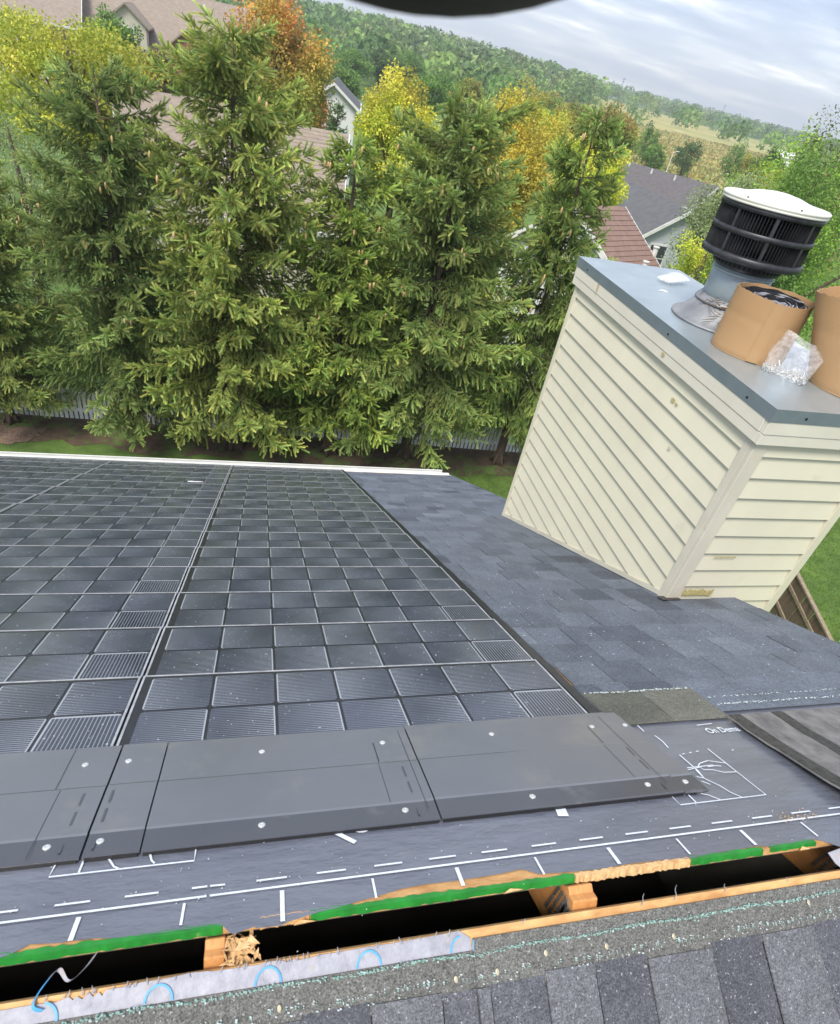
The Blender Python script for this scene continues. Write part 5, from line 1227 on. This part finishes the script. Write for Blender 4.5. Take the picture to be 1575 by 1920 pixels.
xy = np.concatenate([xy, xy2]); grass('lawn_grass', xy, np.full(len(xy), ZG), 0.07, 0.022, [(0.13, 0.25, 0.04), (0.18, 0.31, 0.05), (0.10, 0.18, 0.03)], 'short green lawn grass round the house')
k = r.integers(0, len(mv) // 2, 16000); xy = mv[k] + r.normal(0, 5, (16000, 2)); grass('meadow_grass', xy, hill(xy[:, 0], xy[:, 1]) + 0.3, 0.75, 0.9, [(0.46, 0.37, 0.14), (0.36, 0.36, 0.11), (0.22, 0.27, 0.08), (0.50, 0.36, 0.16)], 'rough brown green grass of the far meadow')

# ================================================================== NEIGHBOURING HOUSES
M['roof_tan'] = plain('tan_roof_shingles', (0.31, 0.255, 0.21), (0.22, 0.175, 0.145), 3, 0.85, 10, 0.4, 0.03, stretch=(1, 1, 3))
M['roof_brown'] = plain('brown_roof_shingles', (0.255, 0.165, 0.135), (0.19, 0.12, 0.10), 3, 0.85, 10, 0.4, 0.03)
M['roof_grey'] = plain('grey_roof_shingles', (0.125, 0.128, 0.14), (0.09, 0.092, 0.10), 2.5, 0.85, 10, 0.4, 0.03)
M['roof_plum'] = plain('plum_roof_shingles', (0.125, 0.115, 0.12), (0.09, 0.082, 0.086), 2.5, 0.85)
M['brick'] = plain('red_brick_wall', (0.314, 0.138, 0.095), (0.228, 0.095, 0.071), 5, 0.85)
M['beige'] = plain('beige_wall', (0.52, 0.48, 0.40), (0.45, 0.41, 0.34), 2, 0.7)
M['greywall'] = plain('pale_grey_siding', (0.47, 0.50, 0.53), (0.40, 0.43, 0.46), 2, 0.65, stretch=(0.2, 0.2, 8))
M['whitewall'] = plain('white_siding', (0.68, 0.69, 0.69), (0.58, 0.59, 0.60), 2, 0.65, stretch=(0.2, 0.2, 8))
M['pane'] = plain('dark_window_glass', (0.055, 0.065, 0.08), (0.035, 0.04, 0.05), 1.5, 0.12)
M['white'] = plain('white_trim_paint', (0.72, 0.72, 0.70), None, 3, 0.5)
def gable_house(label, c, rz, L, Dp, ze, zr, wall, roof, wins=(), gwins=(), z0=ZG, over=0.35, name='neighbour_house', cat='house', vents=(), courses=0, gwall=None, extras=None):
    """ridge along local x; c = centre on the ground; windows: (x, z, w, h) on the -y wall; gwins: (side, y, z, w, h)"""
    o = empty(name, (c[0], c[1], z0), label, cat, 'neighbouring houses', rot=Matrix.Rotation(rz, 3, 'Z'))
    e_, r_ = ze - z0, zr - z0; hx, hy = L / 2, Dp / 2; t = (r_ - e_) / hy
    def pm(nm, mb, mat, m=None, par=None): return child_local(nm, mb.mesh(nm, mat), par or o, m)
    pm('wall', MB().box(-hx, hx, -hy, hy, 0, e_), wall)
    for sx in (-1, 1):
        g_ = MB(); g_.prism([(sx * (hx - 0.1), -hy, e_ + 0.001), (sx * (hx - 0.1), hy, e_ + 0.001), (sx * (hx - 0.1), 0, r_ - 0.02)][::sx], [(sx * hx, -hy, e_ + 0.001), (sx * hx, hy, e_ + 0.001), (sx * hx, 0, r_ - 0.02)][::sx])
        pm('gable', g_, gwall or wall)
    for sy in (-1, 1):
        yo = sy * (hy + over); zo = e_ - over * t; x0, x1 = -hx - over, hx + over
        rf = MB(); rf.hexa([(x0, sy * 0.001, r_ - 0.03), (x1, sy * 0.001, r_ - 0.03), (x1, yo, zo - 0.03), (x0, yo, zo - 0.03), (x0, sy * 0.001, r_ + 0.13), (x1, sy * 0.001, r_ + 0.13), (x1, yo, zo + 0.11), (x0, yo, zo + 0.11)])
        ro = pm('roof_slope', rf, roof)
        fb = MB(); fb.hexa([(x0, yo + sy * 0.002, zo - 0.10), (x1, yo + sy * 0.002, zo - 0.10), (x1, yo + sy * 0.10, zo - 0.10), (x0, yo + sy * 0.10, zo - 0.10), (x0, yo + sy * 0.002, zo + 0.09), (x1, yo + sy * 0.002, zo + 0.09), (x1, yo + sy * 0.11, zo + 0.09), (x0, yo + sy * 0.11, zo + 0.09)])
        pm('eave_gutter', fb, M['white'])
        if sy == -1 and courses:
            nC = int((hy + over) / 0.19); Lr = math.hypot(hy + over, (hy + over) * t)
            for k in range(nC):
                v0 = k / nC; v1 = (k + 1) / nC; ya, yb = yo * v0, yo * v1; za, zb_ = r_ + 0.13 + (zo + 0.11 - r_ - 0.13) * v0, r_ + 0.13 + (zo + 0.11 - r_ - 0.13) * v1
                cm = MB(); cm.hexa([(x0, ya, za + 0.002), (x1, ya, za + 0.002), (x1, yb, zb_ + 0.002), (x0, yb, zb_ + 0.002), (x0, ya, za + 0.006), (x1, ya, za + 0.006), (x1, yb, zb_ + 0.032), (x0, yb, zb_ + 0.032)])
                pm('shingle_course', cm, roof, par=o)
    for sx in (-1, 1):
        for sy in (-1, 1):
            rc = MB(); X = sx * (hx + over + 0.01); X2 = X + sx * 0.05
            rc.hexa([(min(X, X2), 0, r_ - 0.10), (max(X, X2), 0, r_ - 0.10), (max(X, X2), sy * (hy + over), e_ - over * t - 0.12), (min(X, X2), sy * (hy + over), e_ - over * t - 0.12), (min(X, X2), 0, r_ + 0.14), (max(X, X2), 0, r_ + 0.14), (max(X, X2), sy * (hy + over), e_ - over * t + 0.12), (min(X, X2), sy * (hy + over), e_ - over * t + 0.12)])
            pm('rake_trim', rc, M['white'])
    for (x, z, w_, h_) in wins:
        f = pm('window', MB().box(x - w_ / 2 - 0.08, x + w_ / 2 + 0.08, -hy - 0.05, -hy + 0.01, z - h_ / 2 - 0.08, z + h_ / 2 + 0.08), M['white'])
        for sx in (-1, 1):
            for sz_ in (-1, 1):
                child_local('pane', MB().box(x + sx * w_ / 4 - w_ / 4 + 0.03, x + sx * w_ / 4 + w_ / 4 - 0.03, -hy - 0.06, -hy - 0.045, z + sz_ * h_ / 4 - h_ / 4 + 0.03, z + sz_ * h_ / 4 + h_ / 4 - 0.03).mesh('pane', M['pane']), f)
    for (sd_, y, z, w_, h_) in gwins:
        xw = sd_ * hx; a_, b_ = sorted((xw - sd_ * 0.01, xw + sd_ * 0.05))
        f = pm('window', MB().box(a_, b_, y - w_ / 2 - 0.08, y + w_ / 2 + 0.08, z - h_ / 2 - 0.08, z + h_ / 2 + 0.08), M['white'])
        a_, b_ = sorted((xw + sd_ * 0.045, xw + sd_ * 0.06))
        for sz_ in (-1, 1): child_local('pane', MB().box(a_, b_, y - w_ / 2, y + w_ / 2, z + sz_ * h_ / 4 - h_ / 4 + 0.03, z + sz_ * h_ / 4 + h_ / 4 - 0.03).mesh('pane', M['pane']), f)
    for (x, v_, hgt) in vents:
        y_ = -(hy + over) * v_; z_ = r_ + 0.13 + (e_ - over * t - r_) * v_
        pm('roof_vent', MB().lathe([(0.11, -0.1), (0.10, hgt), (0.13, hgt + 0.01), (0.13, hgt + 0.05)], 10, (x, y_, z_)), M['white'])
    if extras: extras(o, pm, e_, r_, hx, hy)
    return o
# long brick and beige building, upper left
def dormers(o, pm, e_, r_, hx, hy):
    for k, (x, wallm, w_, dp, top_) in enumerate([(-4.6, 'beige', 3.2, 2.0, -0.5), (0.6, 'brick', 3.0, 2.4, -1.4), (5.4, 'beige', 2.8, 1.8, -0.8)]):
        zt_ = r_ - 1.0 + top_; ez = zt_ - w_ * 0.42; y0_ = -hy - dp
        b_ = pm('gable_bay', MB().box(x - w_ / 2, x + w_ / 2, y0_, -hy + 0.2, 0, ez), M[wallm])
        child_local('bay_gable', MB().prism([(x - w_ / 2, y0_, ez + 0.001), (x + w_ / 2, y0_, ez + 0.001), (x, y0_, zt_)], [(x - w_ / 2, y0_ + 0.1, ez + 0.001), (x + w_ / 2, y0_ + 0.1, ez + 0.001), (x, y0_ + 0.1, zt_)]).mesh('bay_gable', M['beige'] if k != 1 else M['brick']), b_)
        for sx in (-1, 1):
            xo = x + sx * (w_ / 2 + 0.3); zo = ez - 0.25
            child_local('bay_roof', MB().hexa([(x, y0_ - 0.3, zt_), (x, 0.0, zt_), (xo, 0.0, zo), (xo, y0_ - 0.3, zo), (x, y0_ - 0.3, zt_ + 0.16), (x, 0.0, zt_ + 0.16), (xo, 0.0, zo + 0.16), (xo, y0_ - 0.3, zo + 0.16)]).mesh('bay_roof', M['roof_tan']), b_)
        f = pm('window', MB().box(x - 0.6, x + 0.6, y0_ - 0.05, y0_ + 0.01, ez - 1.5, ez - 0.2), M['white'])
        for sx in (-1, 1):
            for sz_ in (0, 1): child_local('pane', MB().box(x + sx * 0.28 - 0.23, x + sx * 0.28 + 0.23, y0_ - 0.065, y0_ - 0.045, ez - 1.42 + sz_ * 0.6, ez - 0.90 + sz_ * 0.6).mesh('pane', M['pane']), f)
        f = pm('window', MB().box(x - 0.6, x + 0.6, y0_ - 0.05, y0_ + 0.01, ez - 4.3, ez - 2.9), M['white'])
        for sx in (-1, 1): child_local('pane', MB().box(x + sx * 0.28 - 0.23, x + sx * 0.28 + 0.23, y0_ - 0.065, y0_ - 0.045, ez - 4.2, ez - 3.0).mesh('pane', M['pane']), f)
gable_house('long brick and beige building with tan roof at the upper left corner', (-8.0, 81.0), 0.06, 17, 12, -3.2, 2.2, M['beige'], M['roof_tan'], wins=[(-7.4, 4.2, 1.1, 1.3), (-2.0, 4.2, 1.1, 1.3), (2.9, 4.2, 1.1, 1.3), (7.4, 4.2, 1.0, 1.3)], name='apartment_building', cat='building', extras=dormers)
gable_house('beige wing left of the long tan roofed building', (-21.0, 78.0), 0.12, 8, 10, -1.6, 1.8, M['beige'], M['roof_tan'], wins=[(-2.2, 5.6, 1.1, 1.4), (1.6, 5.6, 1.1, 1.4), (1.6, 3.0, 1.1, 1.4)], name='apartment_building', cat='building')
gable_house('house with grey brown roof between the two left spruces', (-4.4, 37.4), 0.18, 4.6, 7, -4.3, -2.0, M['beige'], M['roof_tan'], name='neighbour_house')
gable_house('house with pale tan shingle roof behind the short spruce', (1.5, 32.9), -0.10, 4.6, 9.5, -4.9, -1.85, M['beige'], M['roof_tan'], courses=1, vents=[(-1.0, 0.35, 0.3)])
gable_house('white gabled house with grey roof beyond the maple', (5.9, 62.5), 1.45, 7, 3.8, -2.6, -1.3, M['whitewall'], M['roof_grey'], gwins=[(-1, 0.0, 4.2, 0.9, 1.0)])
gable_house('grey sided house with dark grey roof left of the flue', (25.0, 39.8), 1.55, 10, 8.2, -5.6, -2.8, M['greywall'], M['roof_grey'], gwins=[(-1, 1.0, 2.9, 1.1, 1.5), (-1, -1.6, 2.9, 0.8, 1.3)], vents=[], over=0.3)
gable_house('house with reddish brown roof nearest the chimney', (12.75, 22.2), 0.5, 2.5, 6.4, -3.6, -1.55, M['whitewall'], M['roof_brown'], courses=1, vents=[(1.6, 0.55, 0.25), (0.3, 0.7, 0.25)], over=0.3)
gable_house('long low house with plum grey roof beside the meadow', (45.0, 74.0), -0.95, 15, 9, -6.4, -4.3, M['beige'], M['roof_plum'], vents=[(-3, 0.2, 0.4), (0, 0.2, 0.4), (3, 0.2, 0.4)])
gable_house('white flat looking building far off by the right trees', (166, 201), -0.7, 9, 8, -4.6, -3.2, M['whitewall'], M['whitewall'])
# masts on the skyline
def mast(x, y, z0, h, label, lattice=False):
    o = empty('mast', (x, y, z0), label, 'mast', 'masts on the skyline')
    MB().tube([(x, y, z0), (x, y, z0 + h)], [0.55, 0.3], 6).build('pole', M['roof_grey'], o)
    for q in (0.82, 0.93): MB().box(x - 2.2, x + 2.2, y - 0.3, y + 0.3, z0 + h * q, z0 + h * q + 0.5).build('crossarm', M['roof_grey'], o)
mast(441, 896, -4, 24, 'tall mast on the wooded skyline left of the meadow'); mast(720, 1080, -5, 24, 'mast on the skyline above the meadow'); mast(1010, 1240, -6, 26, 'mast on the skyline near the right trees')
# a street lamp pole on the meadow edge
lp = empty('lamp_post', (66.5, 107.0, ZG), 'thin pale lamp post on the meadow', 'lamp post')
MB().tube([(66.5, 107.0, ZG), (66.5, 107.0, ZG + 4.4), (67.0, 106.8, ZG + 4.7)], [0.07, 0.06, 0.05], 6).build('pole', M['white'], lp); MB().box(66.9, 67.4, 106.7, 106.85, ZG + 4.66, ZG + 4.76).build('lamp_head', M['white'], lp)

# ================================================================== dark rounded object hanging into the top of the view
# stand-in shell for an unidentified object, helmet-sized, 28 cm from the lens, so it is out of focus
az_, el_ = math.radians(7.95), math.radians(28.8)
bc = Vector((0.4107, -1.5599, 2.0247)) + Vector((math.sin(az_) * math.cos(el_), math.cos(az_) * math.cos(el_), math.sin(el_))) * 0.28
dark_shell = empty('dark_object', tuple(bc), 'dark blurred rounded object jutting into the top of the picture', 'object')
prof = [(0.002, -0.127)] + [(0.127 * math.sin(a), -0.127 * math.cos(a)) for a in np.linspace(0.08, 1.50, 16)] + [(0.127, 0.004), (0.136, 0.008), (0.136, 0.013), (0.122, 0.013), (0.10, 0.012), (0.002, 0.012)]
MB().lathe(prof, 64, tuple(bc), caps=False).build('shell', M['dark_shell'], dark_shell, smooth=True)
MB().lathe([(0.128, -0.012), (0.1305, -0.010), (0.1305, -0.003), (0.128, -0.001)], 64, tuple(bc), caps=False).build('band', M['dark_shell'], dark_shell, smooth=True)

# ================================================================== the air
hzb = MB().box(-700, 1800, -60, 2000, ZG - 1.5, 60).build('haze', None)
hm = bpy.data.materials.new('haze_air'); hm.use_nodes = True; hn = hm.node_tree; hn.nodes.clear()
ho = hn.nodes.new('ShaderNodeOutputMaterial'); hv = hn.nodes.new('ShaderNodeVolumePrincipled')
hv.inputs['Color'].default_value = (0.86, 0.92, 1.0, 1); hv.inputs['Density'].default_value = 0.00055; hv.inputs['Anisotropy'].default_value = 0.2
hn.links.new(hv.outputs[0], ho.inputs['Volume'])
hzb.data.materials.clear(); hzb.data.materials.append(hm); tag(hzb, kind='stuff')
